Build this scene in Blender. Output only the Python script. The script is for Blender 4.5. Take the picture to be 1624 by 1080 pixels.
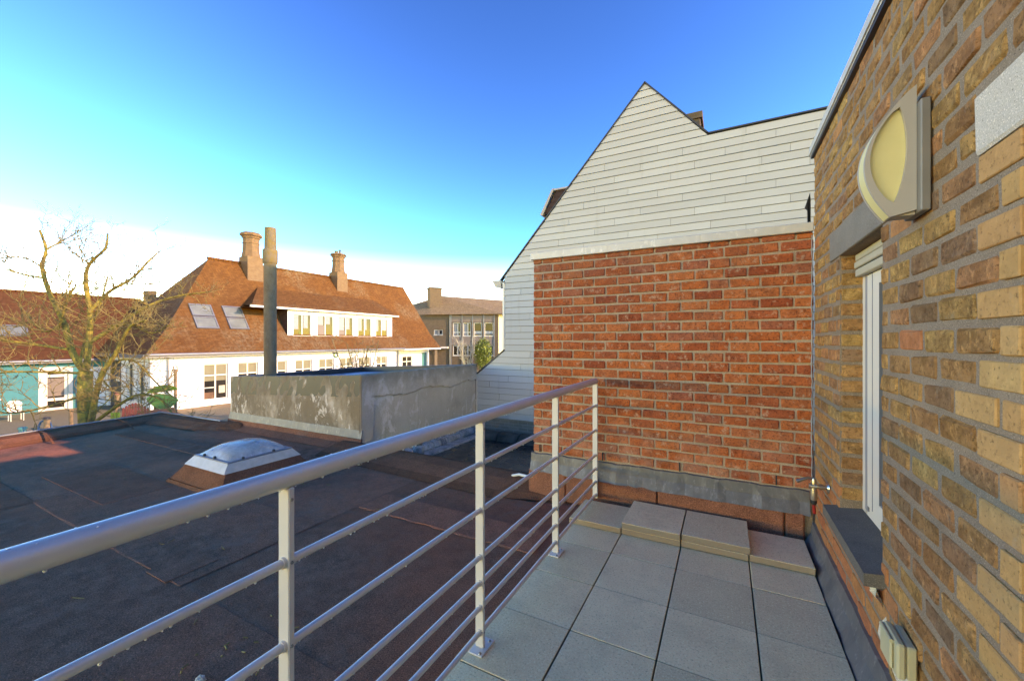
import bpy, math, random
from mathutils import Vector, Matrix
random.seed(7)
R = math.radians
scn = bpy.context.scene
for o in list(bpy.data.objects): bpy.data.objects.remove(o)

# ---------------------------------------------------------------- camera
cam_d = bpy.data.cameras.new('camera'); cam = bpy.data.objects.new('camera', cam_d)
scn.collection.objects.link(cam); scn.camera = cam
cam_d.sensor_width = 36.0; cam_d.lens = 36.0*640/1624
cam_d.clip_start = 0.05; cam_d.clip_end = 2000
cam.location = (0, 0, 1.43)
cam.rotation_euler = (R(90), 0, math.atan2(338, 640))
scn.render.resolution_x = 1024; scn.render.resolution_y = 680

# ---------------------------------------------------------------- sky, sun, exposure
SKY_SAT, SKY_GAM, SKY_HUE = 1.42, 1.7, 0.515
SUN_EL, SUN_AZ = R(18.4), R(12)            # azimuth measured from +X towards +Y
w = bpy.data.worlds.new('World'); scn.world = w; w.use_nodes = True
nt = w.node_tree; nt.nodes.clear()
sky = nt.nodes.new('ShaderNodeTexSky'); sky.sky_type = 'NISHITA'; sky.sun_disc = False
sky.sun_elevation = SUN_EL; sky.sun_rotation = math.atan2(math.cos(SUN_AZ), math.sin(SUN_AZ))
sky.altitude = 0; sky.air_density = 0.85; sky.dust_density = 0.0; sky.ozone_density = 0.4
bg = nt.nodes.new('ShaderNodeBackground'); bg.inputs['Strength'].default_value = 0.15
wo = nt.nodes.new('ShaderNodeOutputWorld')
hsv = nt.nodes.new('ShaderNodeHueSaturation'); hsv.inputs['Saturation'].default_value = SKY_SAT; hsv.inputs['Hue'].default_value = SKY_HUE
gam = nt.nodes.new('ShaderNodeGamma'); gam.inputs['Gamma'].default_value = SKY_GAM
nt.links.new(sky.outputs[0], gam.inputs['Color']);  nt.links.new(gam.outputs[0], hsv.inputs['Color']); nt.links.new(hsv.outputs[0], bg.inputs[0]); nt.links.new(bg.outputs[0], wo.inputs[0])
sd = bpy.data.lights.new('sun', 'SUN'); sd.energy = 2.6; sd.angle = R(0.5); sd.color = (1.0, 0.96, 0.92)
so = bpy.data.objects.new('sun', sd); scn.collection.objects.link(so)
sdir = Vector((math.cos(SUN_EL)*math.cos(SUN_AZ), math.cos(SUN_EL)*math.sin(SUN_AZ), math.sin(SUN_EL)))
so.rotation_euler = sdir.to_track_quat('Z', 'Y').to_euler(); so.location = (30, 5, 20)
vs = scn.view_settings; vs.view_transform = 'Standard'; vs.look = 'None'; vs.gamma = 1
vs.use_white_balance = True; vs.white_balance_temperature = 14000; vs.white_balance_tint = 27
vs.exposure = 1.33; vs.use_curve_mapping = False

# ================================================================ helpers
COL = scn.collection
def link(o, parent=None):
    COL.objects.link(o)
    if parent is not None: o.parent = parent
    return o
def tag(o, label=None, cat=None, group=None, kind=None):
    if label: o['label'] = label
    if cat: o['category'] = cat
    if group: o['group'] = group
    if kind: o['kind'] = kind
    return o
def empty(name, loc, label, cat, group=None):
    o = bpy.data.objects.new(name, None); o.location = loc; o.empty_display_size = .2
    link(o); return tag(o, label, cat, group)
def put(o, parent):
    """parent a world-space mesh to an empty that only has a location"""
    off = Vector((0, 0, 0)); p = parent
    while p is not None: off += p.location; p = p.parent
    o.parent = parent; o.location = o.location - off
    return o

class MB:
    def __init__(s, T=None): s.v = []; s.f = []; s.T = T; s.sm = []
    def add(s, vs_, fs, smooth=False):
        b = len(s.v)
        s.v += [tuple(s.T(*p)) if s.T else tuple(p) for p in vs_]
        s.f += [[b+i for i in f] for f in fs]; s.sm += [smooth]*len(fs)
    def box(s, x0, x1, y0, y1, z0, z1, c=0, jit=0, rng=random):
        if c <= 0:
            V = [(x, y, z) for x in (x0, x1) for y in (y0, y1) for z in (z0, z1)]
            s.add(V, [(0,1,3,2),(4,6,7,5),(0,4,5,1),(2,3,7,6),(0,2,6,4),(1,5,7,3)]); return
        c = min(c, abs(x1-x0)*.45, abs(y1-y0)*.45, abs(z1-z0)*.45)
        P = []; idx = {}
        for i, x in enumerate((x0, x1)):
            for j, y in enumerate((y0, y1)):
                for k, z in enumerate((z0, z1)):
                    sx = c if i == 0 else -c; sy = c if j == 0 else -c; sz = c if k == 0 else -c
                    for ax in range(3):
                        p = [x+(0 if ax == 0 else sx), y+(0 if ax == 1 else sy), z+(0 if ax == 2 else sz)]
                        if jit: p = [q+rng.uniform(-jit, jit) for q in p]
                        idx[i, j, k, ax] = len(P); P.append(p)
        F = []
        def g(i, j, k, a): return idx[i, j, k, a]
        for a in range(3):
            b, d = (a+1) % 3, (a+2) % 3
            for sgn in (0, 1):
                q = []
                for (pb, pd) in ((0,0),(1,0),(1,1),(0,1)):
                    t = [0,0,0]; t[a] = sgn; t[b] = pb; t[d] = pd; q.append(g(*t, a))
                F.append(q if sgn else q[::-1])
        for a in range(3):                       # edges parallel to axis a
            b, d = (a+1) % 3, (a+2) % 3
            for pb in (0, 1):
                for pd in (0, 1):
                    t0 = [0,0,0]; t0[b] = pb; t0[d] = pd; t1 = list(t0); t1[a] = 1
                    q = [g(*t0, b), g(*t1, b), g(*t1, d), g(*t0, d)]
                    F.append(q if (pb ^ pd) else q[::-1])
        for i in (0, 1):
            for j in (0, 1):
                for k in (0, 1):
                    q = [g(i,j,k,0), g(i,j,k,1), g(i,j,k,2)]
                    F.append(q if (i+j+k) % 2 == 1 else q[::-1])
        s.add(P, F)
    def tube(s, pts, rads, n=8, cap=True, smooth=True):
        pts = [Vector(p) for p in pts]
        if not hasattr(rads, '__len__'): rads = [rads]*len(pts)
        V = []; F = []; up = None
        for i, p in enumerate(pts):
            t = (pts[min(i+1, len(pts)-1)]-pts[max(i-1, 0)])
            if t.length < 1e-9: t = Vector((0,0,1))
            t.normalize()
            if up is None:
                up = t.cross(Vector((0,0,1))) if abs(t.z) < .9 else t.cross(Vector((1,0,0)))
            up = (up - t*up.dot(t))
            if up.length < 1e-6: up = t.orthogonal()
            up.normalize(); bi = t.cross(up)
            for k in range(n):
                a = 2*math.pi*k/n; V.append(p+(up*math.cos(a)+bi*math.sin(a))*rads[i])
        for i in range(len(pts)-1):
            for k in range(n):
                F.append((i*n+k, i*n+(k+1) % n, (i+1)*n+(k+1) % n, (i+1)*n+k))
        s.add(V, F, smooth)
        if cap:
            s.add(V[:n], [tuple(range(n))[::-1]]); s.add(V[-n:], [tuple(range(n))])
    def lathe(s, c, prof, n=16, smooth=True, rot=0):
        V = []; F = []
        for r, z in prof:
            for k in range(n):
                a = 2*math.pi*(k+rot)/n; V.append((c[0]+r*math.cos(a), c[1]+r*math.sin(a), c[2]+z))
        for i in range(len(prof)-1):
            for k in range(n): F.append((i*n+k, i*n+(k+1) % n, (i+1)*n+(k+1) % n, (i+1)*n+k))
        s.add(V, F, smooth)
        s.add(V[-n:], [tuple(range(n))]); s.add(V[:n], [tuple(range(n))[::-1]])
    def prism(s, poly, d):
        """poly: list of 3D points (planar), d: extrusion vector"""
        n = len(poly); d = Vector(d)
        V = [Vector(p) for p in poly]+[Vector(p)+d for p in poly]
        F = [tuple(range(n))[::-1], tuple(range(n, 2*n))]+[(i, (i+1) % n, n+(i+1) % n, n+i) for i in range(n)]
        s.add(V, F)
    def quad(s, *p): s.add(p, [tuple(range(len(p)))])
    def sphere(s, c, r, n=6, m=4, sz=1):
        prof = [(max(1e-4, r*math.sin(math.pi*i/m)), -r*sz*math.cos(math.pi*i/m)) for i in range(m+1)]
        s.lathe(c, prof, n)
    def mesh(s, name, m):
        me = bpy.data.meshes.new(name); me.from_pydata(s.v, [], s.f)
        if any(s.sm): me.polygons.foreach_set('use_smooth', s.sm)
        if m is not None: me.materials.append(m)
        me.update(); return me
    def build(s, name, m, parent=None, fix=True):
        me = s.mesh(name, m)
        import bmesh
        if fix:
            b = bmesh.new(); b.from_mesh(me); bmesh.ops.recalc_face_normals(b, faces=b.faces); b.to_mesh(me); b.free()
        o = bpy.data.objects.new(name, me); link(o)
        if parent is not None: put(o, parent)
        return o

# ---------------------------------------------------------------- materials
class NT:
    def __init__(s, name):
        s.m = bpy.data.materials.new(name); s.m.use_nodes = True; s.t = s.m.node_tree
        s.b = s.t.nodes['Principled BSDF']
        s.geo = s.n('ShaderNodeNewGeometry'); s.oi = s.n('ShaderNodeObjectInfo')
    def n(s, ty, **k):
        x = s.t.nodes.new(ty)
        for a, v in k.items(): setattr(x, a, v)
        return x
    def l(s, a, b): s.t.links.new(a, b)
    def pos(s, stretch=None, rnd=False):
        v = s.geo.outputs['Position']
        if rnd:
            a = s.n('ShaderNodeVectorMath', operation='ADD'); c = s.n('ShaderNodeVectorMath', operation='SCALE')
            s.l(s.oi.outputs['Random'], c.inputs[0]); c.inputs[3].default_value = 37.0
            s.l(v, a.inputs[0]); s.l(c.outputs[0], a.inputs[1]); v = a.outputs[0]
        if stretch:
            mlt = s.n('ShaderNodeVectorMath', operation='MULTIPLY'); s.l(v, mlt.inputs[0]); mlt.inputs[1].default_value = stretch; v = mlt.outputs[0]
        return v
    def noise(s, sc, det=4, rough=.55, stretch=None, rnd=False, dist=0):
        x = s.n('ShaderNodeTexNoise'); s.l(s.pos(stretch, rnd), x.inputs['Vector'])
        x.inputs['Scale'].default_value = sc; x.inputs['Detail'].default_value = det
        x.inputs['Roughness'].default_value = rough; x.inputs['Distortion'].default_value = dist
        return x.outputs[0]
    def voro(s, sc, feature='F1', stretch=None):
        x = s.n('ShaderNodeTexVoronoi', feature=feature); s.l(s.pos(stretch), x.inputs['Vector']); x.inputs['Scale'].default_value = sc
        return x.outputs['Distance']
    def ramp(s, fac, stops):
        x = s.n('ShaderNodeValToRGB'); e = x.color_ramp.elements
        while len(e) < len(stops): e.new(.5)
        for i, (p, c) in enumerate(stops):
            e[i].position = p; e[i].color = (*c, 1) if len(c) == 3 else c
        s.l(fac, x.inputs[0]); return x.outputs[0]
    def g(s, fac, a, b):  # grey ramp
        return s.ramp(fac, [(a, (0,0,0)), (b, (1,1,1))])
    def mix(s, fac, a, b, bt='MIX'):
        x = s.n('ShaderNodeMix', data_type='RGBA', blend_type=bt)
        if isinstance(fac, (int, float)): x.inputs[0].default_value = fac
        else: s.l(fac, x.inputs[0])
        for i, q in ((6, a), (7, b)):
            if isinstance(q, tuple): x.inputs[i].default_value = (*q, 1)
            else: s.l(q, x.inputs[i])
        return x.outputs[2]
    def math(s, op, a, b=None):
        x = s.n('ShaderNodeMath', operation=op)
        for i, q in enumerate((a, b)):
            if q is None: continue
            if isinstance(q, (int, float)): x.inputs[i].default_value = q
            else: s.l(q, x.inputs[i])
        return x.outputs[0]
    def rnd(s):   # per object + per island random 0..1
        return s.math('FRACT', s.math('ADD', s.oi.outputs['Random'], s.geo.outputs['Random Per Island']))
    def vary(s, col, lo, hi, fac=None):
        f = s.rnd() if fac is None else fac
        return s.mix(1.0, col, s.ramp(f, [(0, (lo,)*3), (1, (hi,)*3)]), 'MULTIPLY')
    def bump(s, h, strength=.5, dist=.005):
        x = s.n('ShaderNodeBump'); x.inputs['Strength'].default_value = strength; x.inputs['Distance'].default_value = dist
        s.l(h, x.inputs['Height'])
        if s.b.inputs['Normal'].is_linked: s.l(s.b.inputs['Normal'].links[0].from_socket, x.inputs['Normal'])
        s.l(x.outputs[0], s.b.inputs['Normal'])
    def out(s, col, rough=.8, metal=0, spec=.5):
        if isinstance(col, tuple): s.b.inputs['Base Color'].default_value = (*col, 1)
        else: s.l(col, s.b.inputs['Base Color'])
        if isinstance(rough, (int, float)): s.b.inputs['Roughness'].default_value = rough
        else: s.l(rough, s.b.inputs['Roughness'])
        s.b.inputs['Metallic'].default_value = metal; s.b.inputs['Specular IOR Level'].default_value = spec
        return s.m
def simple(name, c1, c2=None, sc=6, rough=.8, metal=0, bump=0, bsc=60, bd=.003, spec=.5, lo=1, hi=1):
    t = NT(name); c2 = c2 or tuple(q*.8 for q in c1)
    col = t.ramp(t.noise(sc, 5, .6), [(.3, c1), (.7, c2)])
    if hi != lo: col = t.vary(col, lo, hi)
    if bump: t.bump(t.noise(bsc, 3), bump, bd)
    return t.out(col, rough, metal, spec)

MAT = {}
def mk_red():
    t = NT('red_brick')
    base = t.ramp(t.rnd(), [(0, (0.380,0.072,0.030)), (.18, (0.522,0.111,0.039)), (.4, (0.589,0.133,0.041)), (.6, (0.475,0.106,0.046)), (.8, (0.627,0.164,0.057)), (1, (0.437,0.117,0.063))])
    n = t.noise(14, 6, .65, rnd=True); col = t.mix(t.g(n, .42, .72), base, t.mix(1, base, (0.551,0.530,0.575), 'MULTIPLY'))
    n2 = t.noise(70, 4, .75); col = t.mix(t.math('MULTIPLY', t.g(n2, .52, .62), .8), col, t.mix(1, col, (0.304,0.297,0.322), 'MULTIPLY'))
    n3 = t.noise(20, 6, .75, rnd=True); col = t.mix(t.math('MULTIPLY', t.g(n3, .55, .66), .7), col, (0.570,0.350,0.230))
    up = t.n('ShaderNodeSeparateXYZ'); t.l(t.geo.outputs['Position'], up.inputs[0])
    soot = t.math('MULTIPLY', t.g(t.math('SUBTRACT', up.outputs[2], 1.2), .3, 1.0), t.g(t.noise(3.5, 5, .65), .40, .66))
    col = t.mix(t.math('MULTIPLY', soot, .5), col, (0.162,0.080,0.052))
    low = t.math('MULTIPLY', t.g(t.math('SUBTRACT', 1.0, up.outputs[2]), .2, .68), t.g(t.noise(5, 5, .65), .40, .62))
    col = t.mix(t.math('MULTIPLY', low, .4), col, (0.589,0.382,0.276))
    t.bump(t.noise(45, 5, .7), .8, .006); t.bump(t.noise(160, 3), .5, .002)
    return t.out(col, .92, 0, .2)
def mk_yel(name, stops, rough_amt, dark):
    t = NT(name)
    base = t.ramp(t.rnd(), stops)
    drk = t.mix(1, base, (.34,.30,.28), 'MULTIPLY'); lit = t.mix(1, base, (1.55,1.65,1.6), 'MULTIPLY')
    n = t.noise(10, 7, .75, stretch=(1, 1, 1.5), rnd=True, dist=.3)
    col = t.mix(t.math('MULTIPLY', t.g(n, .42, .60), dark), base, drk)
    n4 = t.noise(22, 6, .8, stretch=(1, 1.3, .9), rnd=True, dist=.4)
    col = t.mix(t.math('MULTIPLY', t.g(n4, .54, .62), dark), col, lit)
    n7 = t.noise(48, 6, .8, rnd=True)
    col = t.mix(t.math('MULTIPLY', t.g(n7, .54, .62), .15+.8*dark), col, t.mix(1, base, (.30,.26,.25), 'MULTIPLY'))
    n5 = t.noise(6, 4, .6, rnd=True); col = t.mix(t.math('MULTIPLY', t.g(n5, .50, .72), dark*.55), col, (.38,.14,.07))
    n6 = t.noise(13, 6, .75, rnd=True); col = t.mix(t.math('MULTIPLY', t.g(n6, .60, .70), .3+.35*dark), col, (.40,.29,.20))
    pit = t.g(t.noise(75, 3, .7), .60, .68); col = t.mix(t.math('MULTIPLY', pit, .35+.4*dark), col, (.07,.04,.022))
    h = t.math('ADD', t.noise(30, 7, .78, rnd=True), t.math('MULTIPLY', n4, .8))
    t.bump(h, rough_amt, .016); t.bump(t.math('SUBTRACT', 1.0, pit), .35+.4*dark, .006)
    return t.out(col, .95, 0, .1)
def mk_mortar(name, c1, c2, b=.8):
    t = NT(name)
    col = t.ramp(t.noise(8, 5, .6), [(.3, c1), (.7, c2)])
    sp = t.noise(260, 2, .6); col = t.mix(t.g(sp, .55, .7), col, tuple(min(1, q*1.6) for q in c1)); col = t.mix(t.g(t.noise(190, 2), .6, .75), col, tuple(q*.45 for q in c2))
    t.bump(t.noise(130, 4, .7), b, .004); t.bump(t.noise(25, 4), .5, .006)
    return t.out(col, .95, 0, .15)
def mk_bitumen(name, c_dry, c_dry2, c_wet, wet_lo=.46, wet_hi=.6, wr=.28):
    t = NT(name)
    dry = t.ramp(t.noise(1.1, 6, .65), [(.32, c_dry), (.68, c_dry2)])
    dry = t.vary(dry, .82, 1.18)
    dry = t.mix(t.math('MULTIPLY', t.g(t.noise(7, 6, .7), .45, .7), .55), dry, t.mix(1, dry, (.55,.55,.58), 'MULTIPLY'))
    wt = t.g(t.noise(.5, 6, .62, dist=.4), wet_lo, wet_hi)
    col = t.mix(wt, dry, t.mix(t.g(t.noise(9, 5, .7), .4, .7), c_wet, tuple(q*1.7 for q in c_wet)))
    col = t.mix(t.math('MULTIPLY', t.g(t.noise(170, 3, .75), .52, .66), .8), col, t.mix(1, col, (2.6,2.3,2.2), 'MULTIPLY'))
    col = t.mix(t.math('MULTIPLY', t.g(t.noise(140, 3, .75), .52, .66), .85), col, t.mix(1, col, (.3,.3,.32), 'MULTIPLY'))
    stn = t.g(t.noise(2.6, 6, .7), .58, .7); col = t.mix(t.math('MULTIPLY', stn, .35), col, (.24,.17,.13))
    rg = t.math('SUBTRACT', .9, t.math('MULTIPLY', wt, .9-wr))
    t.bump(t.noise(150, 4, .75), 1.0, .006); t.bump(t.noise(3, 4), .5, .03)
    return t.out(col, rg, 0, 0.0)
def mk_concrete():
    t = NT('weathered_concrete')
    col = t.ramp(t.noise(2.2, 6, .65), [(.3, (0.621,0.465,0.339)), (.6, (0.522,0.387,0.275)), (.8, (0.378,0.276,0.192))])
    col = t.mix(t.g(t.noise(3.2, 7, .72, stretch=(1.3,1.3,.8), dist=.6), .53, .62), col, (0.712,0.564,0.450))
    sep = t.n('ShaderNodeSeparateXYZ'); t.l(t.geo.outputs['Normal'], sep.inputs[0])
    fr = t.g(t.math('MULTIPLY', sep.outputs[1], -1), .4, .8)       # the weather side carries more grime
    sp = t.n('ShaderNodeSeparateXYZ'); t.l(t.geo.outputs['Position'], sp.inputs[0])
    gr = t.g(t.noise(2.6, 6, .7, stretch=(1,1,.5)), .26, .52)
    col = t.mix(t.math('MULTIPLY', t.math('MULTIPLY', gr, fr), .85), col, (0.178,0.119,0.073))
    topd = t.g(t.math('MULTIPLY', t.math('ADD', sp.outputs[2], t.math('MULTIPLY', t.noise(5, 5), .5)), .6), .56, .76)
    col = t.mix(t.math('MULTIPLY', topd, .75), col, (0.188,0.139,0.083))
    fl = t.g(t.noise(6, 7, .75, stretch=(1,1,.55), dist=.5), .57, .6)
    col = t.mix(t.math('MULTIPLY', t.math('MULTIPLY', fl, fr), .8), col, (0.733,0.595,0.487))
    col = t.mix(t.g(t.noise(90, 3, .7), .58, .75), col, t.mix(1, col, (0.555,0.495,0.441), 'MULTIPLY'))
    t.bump(t.noise(28, 6, .7), .6, .012); t.bump(fl, .4, .004); t.bump(t.noise(160, 3), .4, .003)
    return t.out(col, .95, 0, .15)
def mk_rooftile(name, c1, c2, c3, lich):
    t = NT(name)
    sp = t.n('ShaderNodeSeparateXYZ'); t.l(t.geo.outputs['Position'], sp.inputs[0])
    br = t.n('ShaderNodeTexBrick'); cb = t.n('ShaderNodeCombineXYZ')
    t.l(t.math('ADD', sp.outputs[1], sp.outputs[0]), cb.inputs[0]); t.l(sp.outputs[2], cb.inputs[1]); t.l(cb.outputs[0], br.inputs['Vector'])
    br.inputs['Scale'].default_value = 1; br.inputs['Brick Width'].default_value = .19; br.inputs['Row Height'].default_value = .11; br.inputs['Mortar Size'].default_value = .006
    br.inputs['Color1'].default_value = (1,1,1,1); br.inputs['Color2'].default_value = (.62,.58,.55,1); br.inputs['Mortar'].default_value = (.3,.28,.27,1)
    col = t.ramp(t.noise(.5, 6, .65, stretch=(1,1,.6)), [(.3, c1), (.55, c2), (.75, c3)])
    lf = t.g(t.noise(.28, 4, .6), .5, .68); ln = t.g(t.noise(5, 6, .75, stretch=(1,1,.45)), .42, .66)
    col = t.mix(t.math('MULTIPLY', t.math('MULTIPLY', lf, ln), lich), col, (.27,.20,.12))
    col = t.mix(t.math('MULTIPLY', t.g(t.noise(9, 6, .75), .55, .7), .5), col, tuple(q*.5 for q in c1))
    col = t.mix(.75, col, t.mix(1, col, br.outputs['Color'], 'MULTIPLY'))
    t.bump(br.outputs['Color'], .5, .03); t.bump(t.noise(14, 5, .7), .4, .03)
    return t.out(col, .92, 0, .15)
def mk_board():
    t = NT('cladding_board')
    col = t.ramp(t.noise(1.2, 5, .6, rnd=True), [(.3, (0.456,0.449,0.412)), (.7, (0.433,0.413,0.377))])
    col = t.vary(col, .93, 1.05)
    st = t.g(t.noise(2.2, 5, .6, stretch=(3.5,1,.35)), .58, .75); col = t.mix(t.math('MULTIPLY', st, .3), col, (0.307,0.269,0.211))
    t.bump(t.noise(200, 2), .12, .001)
    return t.out(col, .6, 0, .3)
def mk_tile():
    t = NT('terrace_tile')
    col = t.ramp(t.noise(3.2, 5, .6, rnd=True), [(.3, (0.900,0.662,0.389)), (.7, (0.790,0.550,0.322))])
    col = t.vary(col, .86, 1.10)
    col = t.mix(t.math('MULTIPLY', t.g(t.noise(110, 4, .8), .53, .62), .75), col, (0.900,0.833,0.506)); col = t.mix(t.math('MULTIPLY', t.g(t.noise(95, 4, .8), .55, .63), .75), col, (0.428,0.298,0.180))
    col = t.mix(t.math('MULTIPLY', t.g(t.noise(4.5, 7, .7, rnd=True), .5, .72), .45), col, (0.560,0.391,0.236))
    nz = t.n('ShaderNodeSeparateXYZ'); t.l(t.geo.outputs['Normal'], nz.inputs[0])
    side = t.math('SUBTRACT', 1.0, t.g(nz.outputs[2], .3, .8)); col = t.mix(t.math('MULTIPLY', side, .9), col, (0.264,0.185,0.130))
    wet = t.g(t.noise(2.0, 5, .6), .5, .68)
    t.bump(t.noise(180, 3), .35, .0015)
    return t.out(col, t.math('SUBTRACT', .75, t.math('MULTIPLY', wet, .3)), 0, .06)
def mk_lead(name, c1, c2, c3):
    t = NT(name)
    col = t.ramp(t.noise(7, 6, .7, stretch=(1,1,.6), dist=.6), [(.3, c1), (.55, c2), (.72, c3)])
    col = t.mix(t.math('MULTIPLY', t.g(t.noise(24, 6, .75, stretch=(1,1,.4)), .56, .68), .6), col, tuple(q*1.5 for q in c3))
    t.bump(t.noise(9, 4), .4, .012); t.bump(t.noise(60, 4), .2, .003)
    return t.out(col, .55, .35, .4)
def mk_glass(name, tint=(.9,.95,.97), refl=.12):
    t = NT(name)
    tr = t.n('ShaderNodeBsdfTransparent'); tr.inputs[0].default_value = (*tint, 1)
    gl = t.n('ShaderNodeBsdfGlossy'); gl.inputs[0].default_value = (1,.95,.88,1); gl.inputs[1].default_value = .12
    df = t.n('ShaderNodeBsdfDiffuse'); df.inputs[0].default_value = (.80,.72,.62,1)
    fr = t.n('ShaderNodeFresnel'); fr.inputs[0].default_value = 1.4
    m0 = t.n('ShaderNodeMixShader'); t.l(t.ramp(t.noise(9, 5, .7), [(.35, (.30,)*3), (.7, (.55,)*3)]), m0.inputs[0]); t.l(tr.outputs[0], m0.inputs[1]); t.l(df.outputs[0], m0.inputs[2])
    mx = t.n('ShaderNodeMixShader'); t.l(t.math('ADD', t.math('MULTIPLY', fr.outputs[0], .6), refl), mx.inputs[0]); t.l(m0.outputs[0], mx.inputs[1]); t.l(gl.outputs[0], mx.inputs[2])
    o = t.t.nodes['Material Output']; t.l(mx.outputs[0], o.inputs[0]); return t.m
def mk_brickwall(name, c1, c2, mort, bw=.21, rh=.07):
    t = NT(name)
    sp = t.n('ShaderNodeSeparateXYZ'); t.l(t.geo.outputs['Position'], sp.inputs[0]); cb = t.n('ShaderNodeCombineXYZ')
    t.l(t.math('ADD', sp.outputs[0], sp.outputs[1]), cb.inputs[0]); t.l(sp.outputs[2], cb.inputs[1])
    br = t.n('ShaderNodeTexBrick'); t.l(cb.outputs[0], br.inputs['Vector']); br.inputs['Scale'].default_value = 1
    br.inputs['Brick Width'].default_value = bw; br.inputs['Row Height'].default_value = rh; br.inputs['Mortar Size'].default_value = .007
    br.inputs['Color1'].default_value = (*c1,1); br.inputs['Color2'].default_value = (*c2,1); br.inputs['Mortar'].default_value = (*mort,1)
    col = t.mix(t.math('MULTIPLY', t.g(t.noise(3, 6, .7), .45, .75), .5), br.outputs['Color'], tuple(q*.5 for q in c1))
    t.bump(br.outputs['Fac'], -.5, .01); t.bump(t.noise(50, 4), .4, .006)
    return t.out(col, .92, 0, .2)
def mk_bark():
    t = NT('sunlit_lichen_bark')
    col = t.ramp(t.noise(6, 6, .7), [(.3, (.085,.062,.035)), (.7, (.13,.10,.05))])
    sp = t.n('ShaderNodeSeparateXYZ'); t.l(t.geo.outputs['Position'], sp.inputs[0])
    hi = t.g(t.math('ADD', sp.outputs[2], t.math('MULTIPLY', t.noise(1.2, 3), 3.0)), .2, 1.0)
    col = t.mix(t.math('MULTIPLY', t.g(t.noise(5, 5, .7), .38, .6), .85), col, (.27,.20,.05))
    col = t.mix(t.math('MULTIPLY', t.g(t.noise(3, 5, .7), .45, .6), t.math('MULTIPLY', hi, .6)), col, (.46,.32,.07))  # upper limbs get a sunlit yellow painted into the bark colour
    t.bump(t.noise(30, 6, .75), .8, .03)
    return t.out(col, .95, 0, .1)
def mk_water(name, c1, c2, rough, bump=.05):
    t = NT(name)
    col = t.ramp(t.noise(1.6, 6, .65), [(.35, c1), (.7, c2)])
    t.bump(t.noise(6, 4), bump, .02)
    return t.out(col, t.ramp(t.noise(2.2, 5, .6), [(.35, (rough,)*3), (.7, (min(1, rough+.35),)*3)]), 0, .5)
MAT['red'] = mk_red()
MAT['yel'] = mk_yel('old_yellow_brick', [(0, (0.614,0.282,0.102)), (.15, (0.684,0.348,0.126)), (.3, (0.543,0.240,0.090)), (.45, (0.649,0.306,0.120)), (.6, (0.472,0.204,0.084)), (.72, (0.637,0.336,0.120)), (.82, (0.401,0.204,0.102)), (.92, (0.661,0.264,0.114)), (1, (0.354,0.198,0.114))], 1.0, .6)
MAT['yelnew'] = mk_yel('smooth_yellow_brick', [(0, (.56,.29,.11)), (.4, (.55,.255,.105)), (.7, (.59,.32,.13)), (1, (.52,.22,.095))], .35, .2)
MAT['orange'] = mk_yel('orange_brick', [(0, (.56,.22,.08)), (.5, (.54,.15,.07)), (1, (.58,.26,.10))], .5, .3)
MAT['mred'] = mk_mortar('lime_mortar', (0.452,0.318,0.218), (0.326,0.224,0.152))
MAT['myel'] = mk_mortar('grey_mortar', (0.291,0.201,0.139), (0.212,0.145,0.099))
MAT['bit'] = mk_bitumen('red_bitumen', (.50,.150,.082), (.37,.128,.078), (.20,.092,.060), .45, .62, .6)
MAT['upst'] = mk_bitumen('bitumen_upstand', (0.330,0.120,0.072), (0.253,0.100,0.063), (0.132,0.065,0.044), .62, .8, .6)
MAT['kerb'] = mk_bitumen('bitumen_kerb', (0.253,0.095,0.052), (0.190,0.078,0.047), (0.076,0.042,0.030), .6, .8, .6)
MAT['conc'] = mk_concrete()
MAT['tile_main'] = mk_rooftile('clay_roof_tile', (.205,.080,.025), (.17,.066,.022), (.24,.104,.036), .9)
MAT['tile_blue'] = mk_rooftile('clay_roof_tile_old', (.155,.056,.024), (.13,.048,.022), (.175,.07,.032), .6)
MAT['tile_grey'] = mk_rooftile('brown_roof_tile', (.36,.235,.125), (.31,.20,.105), (.40,.26,.14), .3)
MAT['tile_dark'] = mk_rooftile('dark_roof_tile', (.10,.055,.045), (.075,.045,.04), (.12,.06,.05), .1)
MAT['board'] = mk_board()
MAT['paver'] = mk_tile()
MAT['lead'] = mk_lead('lead_sheet', (0.119,0.111,0.106), (0.153,0.142,0.132), (0.226,0.206,0.191))
MAT['leadcap'] = mk_lead('zinc_capping', (0.532,0.476,0.401), (0.583,0.525,0.443), (0.635,0.570,0.484))
MAT['leaddark'] = mk_lead('dark_lead_strip', (0.125,0.120,0.115), (0.169,0.156,0.146), (0.237,0.216,0.196))
MAT['alu'] = simple('brushed_aluminium', (.68,.62,.55), (.61,.555,.495), 6, .38, .25, .12, 110, .001)
MAT['alupost'] = simple('cream_powder_coat', (0.624,0.586,0.537), (0.577,0.541,0.499), 5, .42, .1, .08, 160, .001)
MAT['steel'] = simple('stainless_screw', (.35,.34,.32), (.25,.24,.22), 30, .35, .9)
MAT['white'] = simple('white_render', (.80,.78,.74), (.74,.72,.68), 1.2, .85, 0, .3, 40, .006)
MAT['pvc'] = simple('white_pvc', (0.725,0.656,0.545), (0.704,0.623,0.519), 3, .35)
MAT['pvcd'] = simple('grey_pvc_gasket', (.16,.17,.19), None, 3, .5)
MAT['guide'] = simple('grey_blue_guide', (.30,.30,.31), (.26,.26,.27), 3, .4)
MAT['cream'] = simple('cream_slat', (.50,.43,.30), (.45,.385,.27), 9, .5)
MAT['teal'] = simple('turquoise_render', (.022,.215,.225), (.018,.185,.195), 1.2, .85, 0, .3, 40, .006)
MAT['tealdoor'] = simple('teal_paint', (.03,.22,.21), None, 2, .5)
MAT['dark'] = simple('dark_brown_paint', (.045,.038,.036), None, 4, .5)
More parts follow.
